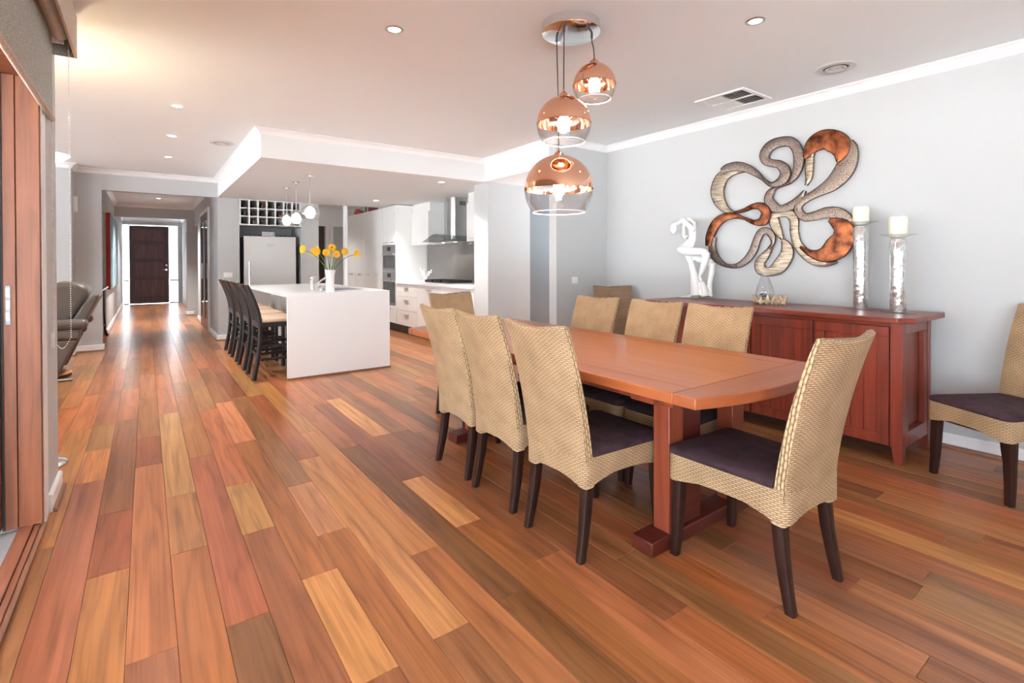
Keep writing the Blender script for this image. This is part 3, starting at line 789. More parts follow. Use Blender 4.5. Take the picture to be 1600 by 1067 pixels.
# carafe on driftwood
dv = thing('glass_carafe', 'clear glass teardrop carafe with shells resting in a driftwood stand', 'vase', (4.09, 2.11, .909))
MB().lathe([(.001, .030), (.045, .030), (.066, .055), (.072, .085), (.062, .13), (.04, .19), (.027, .225), (.026, .24), (.035, .262), (.033, .262), (.024, .241), (.025, .225), (.038, .19), (.06, .13), (.069, .085), (.063, .057), (.043, .034), (.001, .034)], n=28).build('bowl', 'glass', dv, smooth=60)
rr = random.Random(3)
for i in range(9):
    a = rr.uniform(0, 6.28); r_ = rr.uniform(0, .035)
    MB().ball((r_ * math.cos(a), r_ * math.sin(a), .055 + rr.uniform(0, .03)), .014, 8, (1.2, .9, .8)).build('shell', 'pebble', dv, smooth=60)
dr = MB()
for i in range(10):
    a = i * .63; x, y = .062 * math.cos(a), .07 * math.sin(a)
    dr.tube([(x, y, .010), (x * 1.1 + rr.uniform(-.01, .01), y * 1.1, .018), (x * 1.05, y * 1.2, .042), (x * 1.3, y * 1.35, .055 + rr.uniform(0, .03))], [.016, .014, .013, .006], 7)
    b = a + .63; dr.tube([(x, y, .02), (.062 * math.cos(b), .07 * math.sin(b), .026)], .011, 6)
for i in range(7):
    y = -.07 - i * .014; dr.tube([(rr.uniform(-.03, .03), y, .008), (rr.uniform(-.035, .035), y - .01, .035), (rr.uniform(-.05, .05), y - .012, .055 + rr.uniform(-.012, .025))], [.014, .014, .007], 7)
dr.build('driftwood_stand', 'drift', dv, smooth=60)
# sculpture (abstract seated figure), outlines in the plane along the wall
SCX = 4.17
sm = MB()
def st(pts, rad, n=10):
    sm.tube([(p[2] if len(p) > 2 else 0, p[0] - 2.82, p[1] - .906) for p in pts], [r_ * 1.22 for r_ in rad], n)
st([(3.05, 1.515), (3.052, 1.55), (3.048, 1.60), (3.03, 1.625)], [.012, .030, .028, .014])                      # bowed head
st([(3.03, 1.615), (2.985, 1.622), (2.945, 1.640), (2.905, 1.640)], [.012, .015, .02, .026])                     # neck
st([(2.93, 1.648, -.02), (2.88, 1.610, -.03), (2.83, 1.565, -.03), (2.80, 1.540, -.02)], [.020, .021, .02, .022])   # near upper arm
st([(2.80, 1.540, -.02), (2.83, 1.61, .02), (2.88, 1.648, .03), (2.92, 1.650, .03)], [.016, .014, .014, .018])      # arm loop
st([(2.95, 1.63, .03), (2.96, 1.56, .04), (2.96, 1.50, .04), (2.935, 1.475, .03), (2.90, 1.50, .03)], [.014, .014, .015, .014, .012])  # forearm
st([(2.845, 1.575), (2.832, 1.52), (2.836, 1.46), (2.855, 1.42), (2.90, 1.395)], [.028, .031, .034, .036, .034])        # torso
st([(2.90, 1.60), (2.865, 1.55), (2.87, 1.47), (2.92, 1.41), (2.965, 1.375)], [.014, .012, .010, .016, .030])          # torso front edge
st([(2.965, 1.365, -.02), (2.90, 1.352, -.04), (2.80, 1.340, -.05), (2.70, 1.337, -.05), (2.655, 1.328, -.05)], [.034, .037, .034, .029, .024])  # thigh
st([(2.655, 1.335, -.05), (2.675, 1.25, -.05), (2.705, 1.17, -.045), (2.735, 1.11, -.04), (2.722, 1.065, -.04)], [.028, .028, .022, .014, .012])  # lower leg
st([(2.92, 1.34, .04), (2.80, 1.275, .05), (2.70, 1.245, .05), (2.668, 1.23, .05)], [.034, .030, .027, .024])           # far thigh
st([(2.668, 1.235, .05), (2.672, 1.15, .05), (2.690, 1.05, .05), (2.678, .98, .04), (2.665, .92, .03)], [.025, .025, .02, .016, .016])  # far shin
st([(2.90, 1.33), (2.855, 1.24), (2.82, 1.13), (2.795, 1.03), (2.78, .93)], [.026, .024, .030, .044, .056])            # seat fin
st([(2.74, 1.06), (2.715, .99), (2.70, .925)], [.018, .028, .036])
st([(2.78, .935), (2.88, .915), (2.96, .908), (2.99, .907)], [.026, .014, .007, .003])
sc_o = sm.build('abstract_sculpture', 'sculpt', loc=(SCX, 2.82, .912))
rmz = sc_o.modifiers.new('fuse', 'REMESH'); rmz.mode = 'VOXEL'; rmz.voxel_size = .006; rmz.use_smooth_shade = True
smt = sc_o.modifiers.new('soften', 'SMOOTH'); smt.iterations = 3; smt.factor = .5
tag(sc_o, 'white abstract sculpture of a seated bowed figure on the sideboard', 'sculpture')

# wall art: metal ribbons standing off the wall
ART = {
    'mesh_a': [(2.029,1.913,0.027),(1.982,1.971,0.056),(1.957,2.066,0.074),(1.967,2.166,0.076),(2.014,2.239,0.077),(2.097,2.261,0.078),(2.185,2.244,0.085),(2.239,2.183,0.085),(2.224,2.12,0.065),(2.166,2.09,0.059),(2.107,2.068,0.066),(2.064,2.002,0.083),(2.093,1.934,0.076),(2.178,1.91,0.038),(2.247,1.96,0.021)],
    'mesh_b': [(2.247,1.96,0.018),(2.316,2.026,0.05),(2.398,2.084,0.067),(2.496,2.117,0.079),(2.591,2.114,0.069),(2.643,2.094,0.042)],
    'brush_b': [(2.432,2.069,0.027),(2.539,2.072,0.062),(2.643,2.031,0.118),(2.689,1.932,0.129),(2.673,1.832,0.112),(2.62,1.751,0.076),(2.561,1.707,0.041),(2.503,1.695,0.016)],
    'copper_c': [(2.517,1.697,0.016),(2.425,1.71,0.03),(2.343,1.738,0.042),(2.269,1.732,0.065),(2.227,1.677,0.075),(2.249,1.607,0.081),(2.315,1.595,0.045),(2.377,1.619,0.029),(2.432,1.647,0.019)],
    'copper_d': [(2.418,1.635,0.016),(2.496,1.665,0.046),(2.598,1.666,0.069),(2.696,1.61,0.087),(2.758,1.5,0.08),(2.779,1.401,0.051)],
    'mesh_d': [(2.719,1.484,0.042),(2.74,1.4,0.065),(2.719,1.314,0.068),(2.658,1.251,0.05),(2.59,1.216,0.03),(2.496,1.214,0.041),(2.404,1.267,0.059),(2.342,1.349,0.066),(2.309,1.44,0.063),(2.273,1.507,0.06),(2.223,1.517,0.057),(2.178,1.474,0.051),(2.169,1.41,0.028),(2.203,1.359,0.028)],
    'brush_d': [(2.184,1.378,0.023),(2.236,1.308,0.065),(2.286,1.243,0.081),(2.272,1.178,0.089),(2.197,1.166,0.072),(2.121,1.211,0.114),(2.059,1.306,0.105),(2.059,1.375,0.08),(2.09,1.432,0.028)],
    'brush_e': [(2.092,1.439,0.018),(2.127,1.504,0.064),(2.161,1.588,0.082),(2.161,1.646,0.069),(2.096,1.662,0.063),(2.035,1.649,0.067),(1.999,1.59,0.067),(1.997,1.503,0.064),(1.975,1.403,0.067),(1.922,1.328,0.076),(1.842,1.261,0.075),(1.76,1.233,0.047),(1.68,1.248,0.021)],
    'copper_f': [(1.946,1.372,0.017),(1.859,1.315,0.056),(1.771,1.304,0.113),(1.685,1.353,0.175),(1.628,1.438,0.15),(1.639,1.513,0.127),(1.691,1.557,0.07),(1.728,1.577,0.028)],
    'mesh_f': [(1.573,1.527,0.023),(1.603,1.586,0.057),(1.67,1.625,0.087),(1.75,1.635,0.085),(1.832,1.618,0.07),(1.911,1.612,0.063),(1.961,1.661,0.061),(1.958,1.716,0.059),(1.894,1.765,0.056),(1.804,1.809,0.074),(1.707,1.862,0.112),(1.634,1.945,0.136),(1.594,2.041,0.123),(1.576,2.118,0.073),(1.584,2.17,0.027)],
    'copper_g': [(1.671,2.019,0.016),(1.65,2.08,0.104),(1.666,2.157,0.162),(1.751,2.215,0.146),(1.833,2.195,0.134),(1.889,2.134,0.073),(1.912,2.089,0.022)],
    'brush_g': [(1.85,2.127,0.017),(1.878,2.089,0.058),(1.883,2.006,0.06),(1.885,1.933,0.048),(1.906,1.869,0.015)],
    'mesh_h': [(1.915,1.828,0.019),(1.958,1.765,0.054),(2.023,1.716,0.07),(2.109,1.696,0.061),(2.178,1.728,0.085),(2.21,1.791,0.072),(2.191,1.847,0.057),(2.147,1.88,0.028),(2.072,1.903,0.03),(2.029,1.913,0.03)],
}
art = thing('metal_wall_art', 'swirling metal ribbon wall sculpture in pewter, champagne and copper finishes', 'wall art', (4.34, 2.15, 1.85))
def crom(P, n=5):
    P = [Vector(p) for p in P]; Q = [2 * P[0] - P[1]] + P + [2 * P[-1] - P[-2]]; o = []
    for i in range(1, len(Q) - 2):
        a, b, c, e = Q[i - 1:i + 3]
        for k in range(n):
            t = k / n; o.append(.5 * (2 * b + (c - a) * t + (2 * a - 5 * b + 4 * c - e) * t * t + (3 * b - 3 * c + e - a) * t ** 3))
    o.append(P[-1]); return o
for ai, (nm, pts) in enumerate(ART.items()):
    P = crom(pts); L_, R_ = [], []
    for i, p in enumerate(P):
        t = P[min(i + 1, len(P) - 1)] - P[max(i - 1, 0)]; t = Vector((t.x, t.y)).normalized()
        nn = Vector((-t.y, t.x)); h = max(.004, p.z / 2)
        L_.append((p.x + nn.x * h, p.y + nn.y * h)); R_.append((p.x - nn.x * h, p.y - nn.y * h))
    off = {'mesh': 0, 'brush': .006, 'copper': -.006}[nm.split('_')[0]] + .0007 * ai
    loops = []
    for l, r in zip(L_, R_):
        f_, b_ = -.012 + off, .014 + off
        mid = ((l[0] + r[0]) / 2, (l[1] + r[1]) / 2)
        loops.append([(b_, l[0] - 2.15, l[1] - 1.85), (f_ + .004, l[0] - 2.15, l[1] - 1.85), (f_ - .003, mid[0] - 2.15, mid[1] - 1.85), (f_ + .004, r[0] - 2.15, r[1] - 1.85), (b_, r[0] - 2.15, r[1] - 1.85)])
    m = {'mesh': 'a_mesh', 'brush': 'a_brush', 'copper': 'a_copper'}[nm.split('_')[0]]
    rb = MB().loft(loops, True).build({'mesh': 'pewter_ribbon', 'brush': 'champagne_ribbon', 'copper': 'copper_ribbon'}[nm.split('_')[0]], m, art, smooth=35)
    for S_ in (L_, R_):
        MB().tube([(-.010 + off, p[0] - 2.15, p[1] - 1.85) for p in S_], .0026, 5).build('rim_wire', 'a_rim', rb, smooth=60)
# wall brackets so the piece hangs from the wall
for y, z in [ART[k_][q_][:2] for k_, q_ in (('brush_b', 3), ('copper_g', 3), ('copper_f', 4), ('brush_d', 5))]:
    MB().tube([(-.0, y - 2.15, z - 1.85), (.039, y - 2.15, z - 1.85)], .006, 8).build('wall_peg', 'a_rim', art)

# ---------------------------------------------------------------- copper pendant cluster
pc = thing('copper_pendant_light', 'cluster of three copper and clear glass globe pendants on round chrome canopy', 'pendant light', (1.96, 2.12, CZ))
MB().lathe([(.001, 0), (.165, 0), (.165, -.050), (.158, -.054), (.001, -.054)], n=48).build('canopy', 'chrome', pc, smooth=40)
def globe(x, y, z, r, cx, cy):
    x -= 1.96; y -= 2.12; z -= CZ; cx -= 1.96; cy -= 2.12
    cut = -.66
    up_, lo = [], []
    for i in range(15):
        a = lerp(.0, math.pi / 2 - .10, i / 14); up_.append((r * math.cos(a), r * math.sin(a)))
    a0 = math.asin(cut)
    for i in range(13):
        a = lerp(a0, -.02, i / 12); lo.append((r * math.cos(a), r * math.sin(a)))
    g = MB().lathe(up_ + [(q[0] - .0025, q[1] - .002) for q in up_[::-1]], (x, y, z), 40).build('copper_shade', 'copper', pc, smooth=50)
    MB().lathe([(q[0] - .002, q[1]) for q in lo[::-1]] + lo, (x, y, z), 40).build('glass_shade', 'glass', pc, smooth=50)
    rim = r * math.cos(a0)
    MB().tube([(x + rim * math.cos(t), y + rim * math.sin(t), z + r * cut) for t in [2 * math.pi * k / 40 for k in range(41)]], .0025, 6, False).build('glass_rim', 'frost' if False else 'ceramic', pc, smooth=60)
    MB().lathe([(.012, r - .01), (.030, r - .004), (.026, r + .010), (.012, r + .022), (.006, r + .030)], (x, y, z), 20, cap=True).build('cap', 'copper', pc, smooth=50)
    MB().tube([(x, y, z + r - .01), (x, y, z + r * .35)], .014, 12).build('lamp_holder', 'ceramic', pc, smooth=50)
    MB().ball((x, y, z + r * .08), .032, 14, (1, 1, 1.15)).build('bulb', 'bulb', pc, smooth=60)
    MB().tube([(x, y, z + r + .028), (lerp(x, cx, .3), lerp(y, cy, .3), lerp(z + r, -.05, .5)), (cx, cy, -.10), (cx, cy, -.054)], .0035, 7).build('cord', 'cord', pc, smooth=60)
    MB().tube([(cx, cy, -.054), (cx, cy, -.085)], .007, 10).build('cord_grip', 'black', pc, smooth=60)
globe(2.06, 2.035, 2.253, .122, 2.045, 2.04)
globe(1.832, 2.039, 1.998, .148, 1.868, 2.075)
globe(1.94, 2.204, 1.672, .200, 1.915, 2.19)
for (x, y, z, e) in ((2.06, 2.035, 2.20, 6), (1.832, 2.039, 1.93, 7), (1.94, 2.204, 1.58, 8)):
    l = bpy.data.lights.new('pendant_bulb_light', 'POINT'); l.energy = e; l.color = (1, .84, .66); l.shadow_soft_size = .03
    o = bpy.data.objects.new('pendant_bulb_light', l); o.location = (x, y, z); COL.objects.link(o)

# ---------------------------------------------------------------- ceiling fittings
def downlight(x, y, z, label, on=True, power=10):
    t = thing('downlight', label, 'downlight', (x, y, z), group='recessed downlights')
    MB().lathe([(.034, -.001), (.036, -.004), (.050, -.004), (.053, -.001)], n=28).build('trim_ring', 'steel' if not on else 'plastic', t, smooth=50)
    MB().lathe([(.001, -.0015), (.034, -.0015)], n=24).build('lens', 'led', t)
    if power:
        l = bpy.data.lights.new('downlight_beam', 'SPOT'); l.energy = power; l.color = (1, .96, .91); l.spot_size = R(110); l.spot_blend = .9; l.shadow_soft_size = .03
        o = bpy.data.objects.new('downlight_beam', l); o.location = (x, y, z - .012); COL.objects.link(o)
downlight(1.171, 2.762, CZ, 'steel-rimmed downlight in the ceiling between pendant cluster and blind', False, 14)
downlight(2.773, 1.486, CZ, 'steel-rimmed downlight in the ceiling between pendant cluster and round air vent', False, 14)
downlight(.226, 5.19, CZ, 'ceiling downlight farthest from the hall opening in the row beside the bulkhead', True, 90)
downlight(.233, 6.43, CZ, 'middle ceiling downlight in the row beside the bulkhead', True, 90)
downlight(.238, 7.73, CZ, 'ceiling downlight closest to the hall opening in the row beside the bulkhead', True, 150)
downlight(.223, 12.78, CZ, 'downlight in the hallway ceiling', True, 380)
downlight(3.154, 5.907, 2.31, 'downlight in the kitchen bulkhead near the end wall', True, 135)
downlight(3.16, 8.272, 2.31, 'downlight in the kitchen bulkhead near the oven tower', True, 135)
downlight(2.75, 11.0, CZ, 'added unseen downlight brightening the room beyond the kitchen opening', True, 90)  # added fitting, out of view, to lift the light past the opening
downlight(.223, 16.6, CZ, 'added unseen downlight brightening the entry behind the hall arch', True, 200)  # added fitting hidden by the arch, extra light for the hall
def rvent(x, y, label):
    t = thing('round_air_vent', label, 'air vent', (x, y, CZ), group='round ceiling vents')
    MB().lathe([(.075, -.001), (.078, -.010), (.118, -.010), (.128, -.001)], n=36).build('outer_ring', 'vent', t, smooth=40)
    MB().lathe([(.001, -.003), (.075, -.003)], n=30).build('throat', 'grille', t)
    for r_ in (.030, .055):
        MB().lathe([(r_ - .012, -.006), (r_, -.016), (r_ + .010, -.012), (r_ - .010, -.003)], n=30).build('cone_ring', 'vent', t, smooth=40)
    MB().lathe([(.001, -.016), (.016, -.014), (.018, -.006)], n=20).build('centre_cone', 'vent', t, smooth=40)
rvent(3.884, 1.51, 'round white air vent in the ceiling above the sideboard')
rvent(.693, 6.482, 'round white air vent in the ceiling beside the bulkhead')
rg = thing('return_air_grille', 'rectangular white slotted ceiling grille above the art wall', 'air vent', (3.955, 2.31, CZ))
m = MB(); hx, hy = .215, .215
m.box(-hx, hx, -hy, -hy + .028, -.010, 0).box(-hx, hx, hy - .028, hy, -.010, 0).box(-hx, -hx + .028, -hy + .028, hy - .028, -.010, 0).box(hx - .028, hx, -hy + .028, hy - .028, -.010, 0).box(-.010, .010, -hy + .028, hy - .028, -.010, 0)
m.build('frame', 'plastic', rg)
MB().box(-hx + .028, hx - .028, -hy + .028, hy - .028, -.0015, 0).build('shadow_plate', 'grille', rg)
for sx in (-1, 1):
    xa, xb = (.010, hx - .028) if sx > 0 else (-hx + .028, -.010)
    for i in range(14):
        yy = -hy + .032 + i * .0264
        p0, p1 = ((yy + .010, -.0018), (yy, -.010)) if yy < -.01 else ((yy, -.0018), (yy + .0255, -.010))
        b0 = MB().prism([p0, p1, (p1[0] + .0012, p1[1]), (p0[0] + .0012, p0[1])], xa, xb, 'x'); b0.build('slat', 'plastic', rg)

# ---------------------------------------------------------------- wall plates
def plate(name, label, cat, c, size, axis, kind=1):
    t = thing(name, label, cat, c)
    w_, h_ = size
    if axis == 'y': MB().box(-w_ / 2, w_ / 2, -.008, 0, -h_ / 2, h_ / 2).build('plate', 'plastic', t, bevel=.002)
    else: MB().box(-.008, 0, -w_ / 2, w_ / 2, -h_ / 2, h_ / 2).build('plate', 'plastic', t, bevel=.002)
    for k in range(kind):
        xx = (k - (kind - 1) / 2) * w_ / (kind + .2)
        if axis == 'y': MB().box(xx - .008, xx + .008, -.012, -.008, -.012, .012).build('rocker', 'trim', t, bevel=.001)
        else: MB().box(-.012, -.008, xx - .008, xx + .008, -.012, .012).build('rocker', 'trim', t, bevel=.001)
plate('light_switch', 'white switch plate on the wall beside the corner chair', 'switch', (3.865, 4.13, 1.05), (.085, .075), 'y')
plate('power_outlet', 'white double power point on the wall beside the fridge recess', 'outlet', (1.08, 9.35, 1.06), (.13, .08), 'y', 2)
t = thing('motion_sensor', 'small white motion sensor high on the wall beside the hall opening', 'sensor', (-.80, 9.3, 2.09))
MB().box(-.03, .03, -.04, 0, -.12, .10).build('housing', 'plastic', t, bevel=.012)
MB().box(-.02, .02, -.045, -.038, -.05, .02).build('lens', 'trim', t, bevel=.004)

# ================================================================ KITCHEN
isl = thing('kitchen_island', 'white stone waterfall kitchen island', 'island', (1.79, 7.1, 0))
ix, iy = 1.79, 7.1
def ibox(name, b, mat, bev=.0015, par=None): return box(name, (b[0] - ix, b[1] - ix, b[2] - iy, b[3] - iy, b[4], b[5]), mat, par or isl, bev)
# benchtop with a sink cut-out made of four pieces of one mesh
sx0, sx1, sy0, sy1 = 1.80, 2.20, 6.15, 6.75
m = MB()
for b in ((1.216, 2.36, 5.74, sy0), (1.216, 2.36, sy1, 8.46), (1.216, sx0, sy0, sy1), (sx1, 2.36, sy0, sy1)): m.box(b[0] - ix, b[1] - ix, b[2] - iy, b[3] - iy, .88, .92)
m.build('benchtop', 'stone', isl)
ibox('waterfall_end', (1.216, 2.36, 5.74, 5.78, .014, .88), 'stone')
ibox('carcass', (1.56, 2.33, 5.78, 8.44, .10, .66), 'cab')
ibox('carcass_rim', (1.56, 1.74, 5.78, 8.44, .66, .878), 'cab'); ibox('carcass_rim', (2.24, 2.33, 5.78, 8.44, .66, .878), 'cab')
for i in range(4):
    y0 = 5.80 + i * .66; ibox('back_panel', (1.545, 1.559, y0 + .003, y0 + .657, .10, .875), 'cab')
ibox('kick_board', (1.60, 2.28, 5.78, 8.40, 0, .10), 'black')
ibox('floor_quad', (1.21, 2.366, 5.725, 5.74, 0, .018), 'quad')
snk = MB()
for b in ((sx0 + .002, sx1 - .002, sy0 + .002, sy1 - .002, .70, .71), (sx0 + .002, sx0 + .008, sy0 + .002, sy1 - .002, .71, .915), (sx1 - .008, sx1 - .002, sy0 + .002, sy1 - .002, .71, .915), (sx0 + .008, sx1 - .008, sy0 + .002, sy0 + .008, .71, .915), (sx0 + .008, sx1 - .008, sy1 - .008, sy1 - .002, .71, .915)):
    snk.box(b[0] - ix, b[1] - ix, b[2] - iy, b[3] - iy, b[4], b[5])
snk.build('sink', 'steel', isl)
tp_ = thing('kitchen_tap', 'chrome mixer tap with angled spout on the island', 'tap', (1.60, 6.25, .92))
MB().lathe([(.030, 0), (.030, .006), (.022, .010), (.021, .115), (.024, .12), (.024, .155), (.012, .165)], n=20, cap=True).build('body', 'chrome', tp_, smooth=40)
MB().tube([(0, 0, .06), (.07, -.01, .10), (.17, -.02, .165), (.185, -.022, .165), (.188, -.022, .14)], [.014, .013, .012, .013, .013], 12).build('spout', 'chrome', tp_, smooth=50)
MB().tube([(0, 0, .16), (-.05, .0, .175), (.05, .01, .18)], .006, 8).build('lever', 'chrome', tp_, smooth=50)
MB().lathe([(.018, 0), (.018, .03), (.01, .045)], (.11, .03, 0), 14, cap=True).build('soap_pump', 'chrome', tp_, smooth=40)
# vase with gerberas
vs = thing('flower_vase', 'tall white ribbed vase on the island', 'vase', (1.70, 5.87, .92))
prof = [(.001, .001), (.045, 0), (.048, .01), (.043, .12), (.046, .20), (.058, .250), (.055, .250), (.043, .20), (.039, .12), (.04, .02), (.001, .018)]
lp = []
for r_, z in prof:
    lp.append([(r_ * (1 + .03 * math.cos(k * math.pi)) * math.cos(2 * math.pi * k / 36), r_ * (1 + .03 * math.cos(k * math.pi)) * math.sin(2 * math.pi * k / 36), z) for k in range(36)])
MB().loft(lp, False).build('vase_body', 'ceramic', vs, smooth=60)
FL = [(-.30, -.02, .472, (-.85, -.6, .1)), (-.155, .02, .450, (-.4, -.95, .08)), (-.055, -.05, .440, (-.3, -1, .12)), (.03, .03, .497, (-.2, -1, .15)), (.055, -.06, .420, (-.1, -1, 0)), (.170, .0, .452, (.15, -1, .15)), (.315, .02, .432, (.35, -.9, -.25))]
for i, (dx, dy, dz, nv) in enumerate(FL):
    LBL = ['yellow gerbera leaning far out toward the fridge', 'yellow gerbera with widest bloom beside the fridge-side leaning one', 'yellow gerbera low at the front of the bunch', 'yellow gerbera standing highest in the bunch', 'yellow gerbera lowest in the middle of the bunch', 'yellow gerbera leaning slightly toward the ovens', 'yellow gerbera leaning far out toward the ovens']
    g = thing('gerbera', LBL[i], 'flower', (1.70, 5.87, .93), group='gerberas in the island vase')
    hx_ = dx; an_ = math.pi + i * .52; P_ = [(.022 * math.cos(an_), .022 * math.sin(an_) * (1 if i % 2 else -1), .012), (lerp(-.03, .03, i / 6), .018 * (1 if i % 2 else -1), .22), (dx * .55, dy * .6, .22 + (dz - .22) * .72), (dx * .97, dy, dz - .01)]
    MB().tube(crom(P_, 5), .0035, 7).build('stem', 'stem', g, smooth=60)
    nv = Vector(nv).normalized(); c = Vector((dx, dy, dz)); a = nv.orthogonal().normalized(); b = nv.cross(a)
    rad = .050 if i != 1 else .062
    for ring, (np_, rs, lift) in enumerate(((16, 1, .0), (12, .7, .010))):
        mb = MB()
        for k in range(np_):
            an = 2 * math.pi * (k + ring * .5) / np_; d_ = a * math.cos(an) + b * math.sin(an); s_ = nv.cross(d_)
            wv = rad * rs * .19
            q = [c + nv * lift + d_ * rad * .15, c + nv * (lift + .004) + d_ * rad * rs * .6 + s_ * wv, c + nv * (lift + .001) + d_ * rad * rs, c + nv * (lift + .004) + d_ * rad * rs * .6 - s_ * wv]
            bi = len(mb.v); mb.v += [tuple(v) for v in q] + [tuple(v - nv * .0015) for v in q]
            mb.face((bi, bi + 1, bi + 2, bi + 3)); mb.face((bi + 7, bi + 6, bi + 5, bi + 4))
            for z_ in range(4): mb.face((bi + z_, bi + 4 + z_, bi + 4 + (z_ + 1) % 4, bi + (z_ + 1) % 4))
        mb.build('petals', 'yellow', g)
    MB().ball(tuple(c + nv * .009), .011, 10).build('eye', 'yellow' if i not in (3,) else 'flower_eye', g, smooth=60)

# bar stools
def stool():
    t = thing('bar_stool', 'espresso stool', 'stool', group='bar stools at the island')
    for sx in (-1, 1):
        pts = [(sx * .20, -.01, 0), (sx * .20, .035, .25), (sx * .20, .055, .50), (sx * .20, .040, .70), (sx * .20, -.015, .88), (sx * .20, -.075, 1.02)]
        lps = []
        for x, y, z in crom(pts, 3): lps.append([(x + px, y + py, z) for px, py in rrect(-.014, .014, -.022, .022, .005, 2)])
        MB().loft(lps, True).build('rear_post', 'espresso', t, smooth=40)
        MB().loft([[(sx * .195 + px, .415 + py, z) for px, py in rrect(-.019, .019, -.019, .019, .005, 2)] for z in (0, .61)], True).build('front_leg', 'espresso', t, smooth=40)
        for z in (.20, .34): box('side_stretcher', (sx * .197 - .009, sx * .197 + .009, .06, .40, z, z + .028), 'espresso', t, .003)
        box('side_rail', (sx * .197 - .011, sx * .197 + .011, .06, .40, .56, .61), 'espresso', t, .003)
    for y, z, h in ((.415, .16, .03), (.415, .30, .03), (.04, .24, .03), (.052, .40, .03)): box('cross_stretcher', (-.19, .19, y - .01, y + .01, z, z + h), 'espresso', t, .003)
    box('front_rail', (-.18, .18, .402, .428, .56, .61), 'espresso', t, .003)
    box('rear_rail', (-.19, .19, .035, .065, .55, .61), 'espresso', t, .003)
    lps = [[(x * g, .235 + (y - .235) * g, z) for x, y in rrect(-.215, .215, .055, .44, .035, 3)] for g, z in ((.97, .61), (1, .62), (1, .64), (.96, .655), (.75, .665), (.4, .668))]
    MB().loft(lps, True).build('seat_pad', 'stoolseat', t, smooth=60)
    m = MB(); NS = 10; lo_ = []
    for k in range(NS + 1):
        a = -1 + 2 * k / NS; x = a * .186; yb_ = -.030 * (1 - a * a)
        lo_.append([(x, yb_ - .085, 1.02), (x, yb_ - .055, 1.015), (x, yb_ - .020, .93), (x, yb_ - .045, .93)])
    m.loft(lo_, True); m.build('top_rail', 'espresso', t, smooth=40)
    for k in range(5):
        x = -.13 + k * .065
        lps = [[(x + px, y + py, z) for px, py in rrect(-.016, .016, -.006, .006, .003, 1)] for y, z in ((.046, .60), (.030, .72), (-.005, .84), (-.045, .94))]
        MB().loft(lps, True).build('back_slat', 'espresso', t, smooth=40)
    return t
S0 = stool()
SLB = 'dark espresso bar stool with beige seat, '
for i, yy in enumerate((6.14, 6.79, 7.42, 8.08)):
    lb = SLB + ['at the waterfall end of the island', 'second along the island from the waterfall end', 'third along the island from the waterfall end', 'at the fridge end of the island'][i]
    if i == 0: S0.location = (.93, yy, 0); S0.rotation_euler = (0, 0, R(-90)); S0['label'] = lb
    else: dup(S0, (.93, yy, 0), R(-90), lb)

# island pendants
for i, (x, y, z) in enumerate(((1.604, 6.346, 1.845), (1.592, 6.974, 1.82), (1.606, 7.58, 1.835))):
    t = thing('glass_pendant', 'clear glass globe pendant over the island, ' + ['nearest the waterfall end', 'middle of the row', 'nearest the fridge'][i], 'pendant light', (x, y, 2.31), group='island pendants')
    zc = z - 2.31
    MB().lathe([(.001, 0), (.055, 0), (.055, -.010), (.001, -.012)], n=24).build('ceiling_rose', 'chrome', t, smooth=40)
    MB().tube([(0, 0, -.01), (0, 0, zc + .115)], .006, 8).build('rod', 'chrome', t, smooth=50)
    MB().lathe([(.01, zc + .125), (.02, zc + .12), (.022, zc + .09), (.012, zc + .085)], n=16, cap=True).build('cap', 'chrome', t, smooth=50)
    pr_ = [(.020, zc + .10)]
    for k in range(1, 13):
        a = lerp(math.pi / 2 - .2, -.75, k / 12); pr_.append((.115 * math.cos(a), zc + .10 * math.sin(a)))
    MB().lathe([(q[0] - .002, q[1]) for q in pr_[::-1]] + pr_, n=32).build('globe', 'glass', t, smooth=60)
    MB().lathe([(.018, zc + .085), (.052, zc + .055), (.062, zc + .015), (.050, zc - .03), (.034, zc - .055)], n=22, cap=True).build('inner_shade', 'frost', t, smooth=60)

# cooktop run along the right-hand kitchen wall: face plane x = 3.65
XK = 3.65
kb = thing('cooktop_cabinet', 'white kitchen drawer bench run along the splashback wall', 'cabinet', (3.95, 7.24, 0))
def kbox(o, name, b, mat, bev=.001, par=None): return box(name, rel(o, b), mat, par or o, bev)
kbox(kb, 'carcass', (3.67, 4.265, 5.905, 8.565, .15, .88), 'cab'); kbox(kb, 'kick_board', (3.72, 4.265, 5.905, 8.565, 0, .15), 'black')
kbox(kb, 'benchtop', (3.63, 4.265, 5.905, 8.565, .88, .92), 'stone')
for (y0, y1, rows) in ((7.70, 8.56, (.15, .41, .66, .875)), (6.83, 7.70, (.15, .52, .875)), (5.91, 6.83, (.15, .52, .875))):
    for k in range(len(rows) - 1):
        d = kbox(kb, 'drawer', (3.65, 3.669, y0 + .003, y1 - .003, rows[k] + .002, rows[k + 1] - .003), 'cab')
        ym = (y0 + y1) / 2
        kbox(kb, 'handle', (3.632, 3.65, ym - .09, ym + .09, rows[k + 1] - .075, rows[k + 1] - .062), 'steel', par=d)
ct = thing('gas_cooktop', 'stainless gas cooktop with black trivets set on the bench', 'cooktop', (3.96, 7.24, .92))
MB().box(-.22, .24, -.45, .45, 0, .010).build('tray', 'steel', ct, bevel=.003)
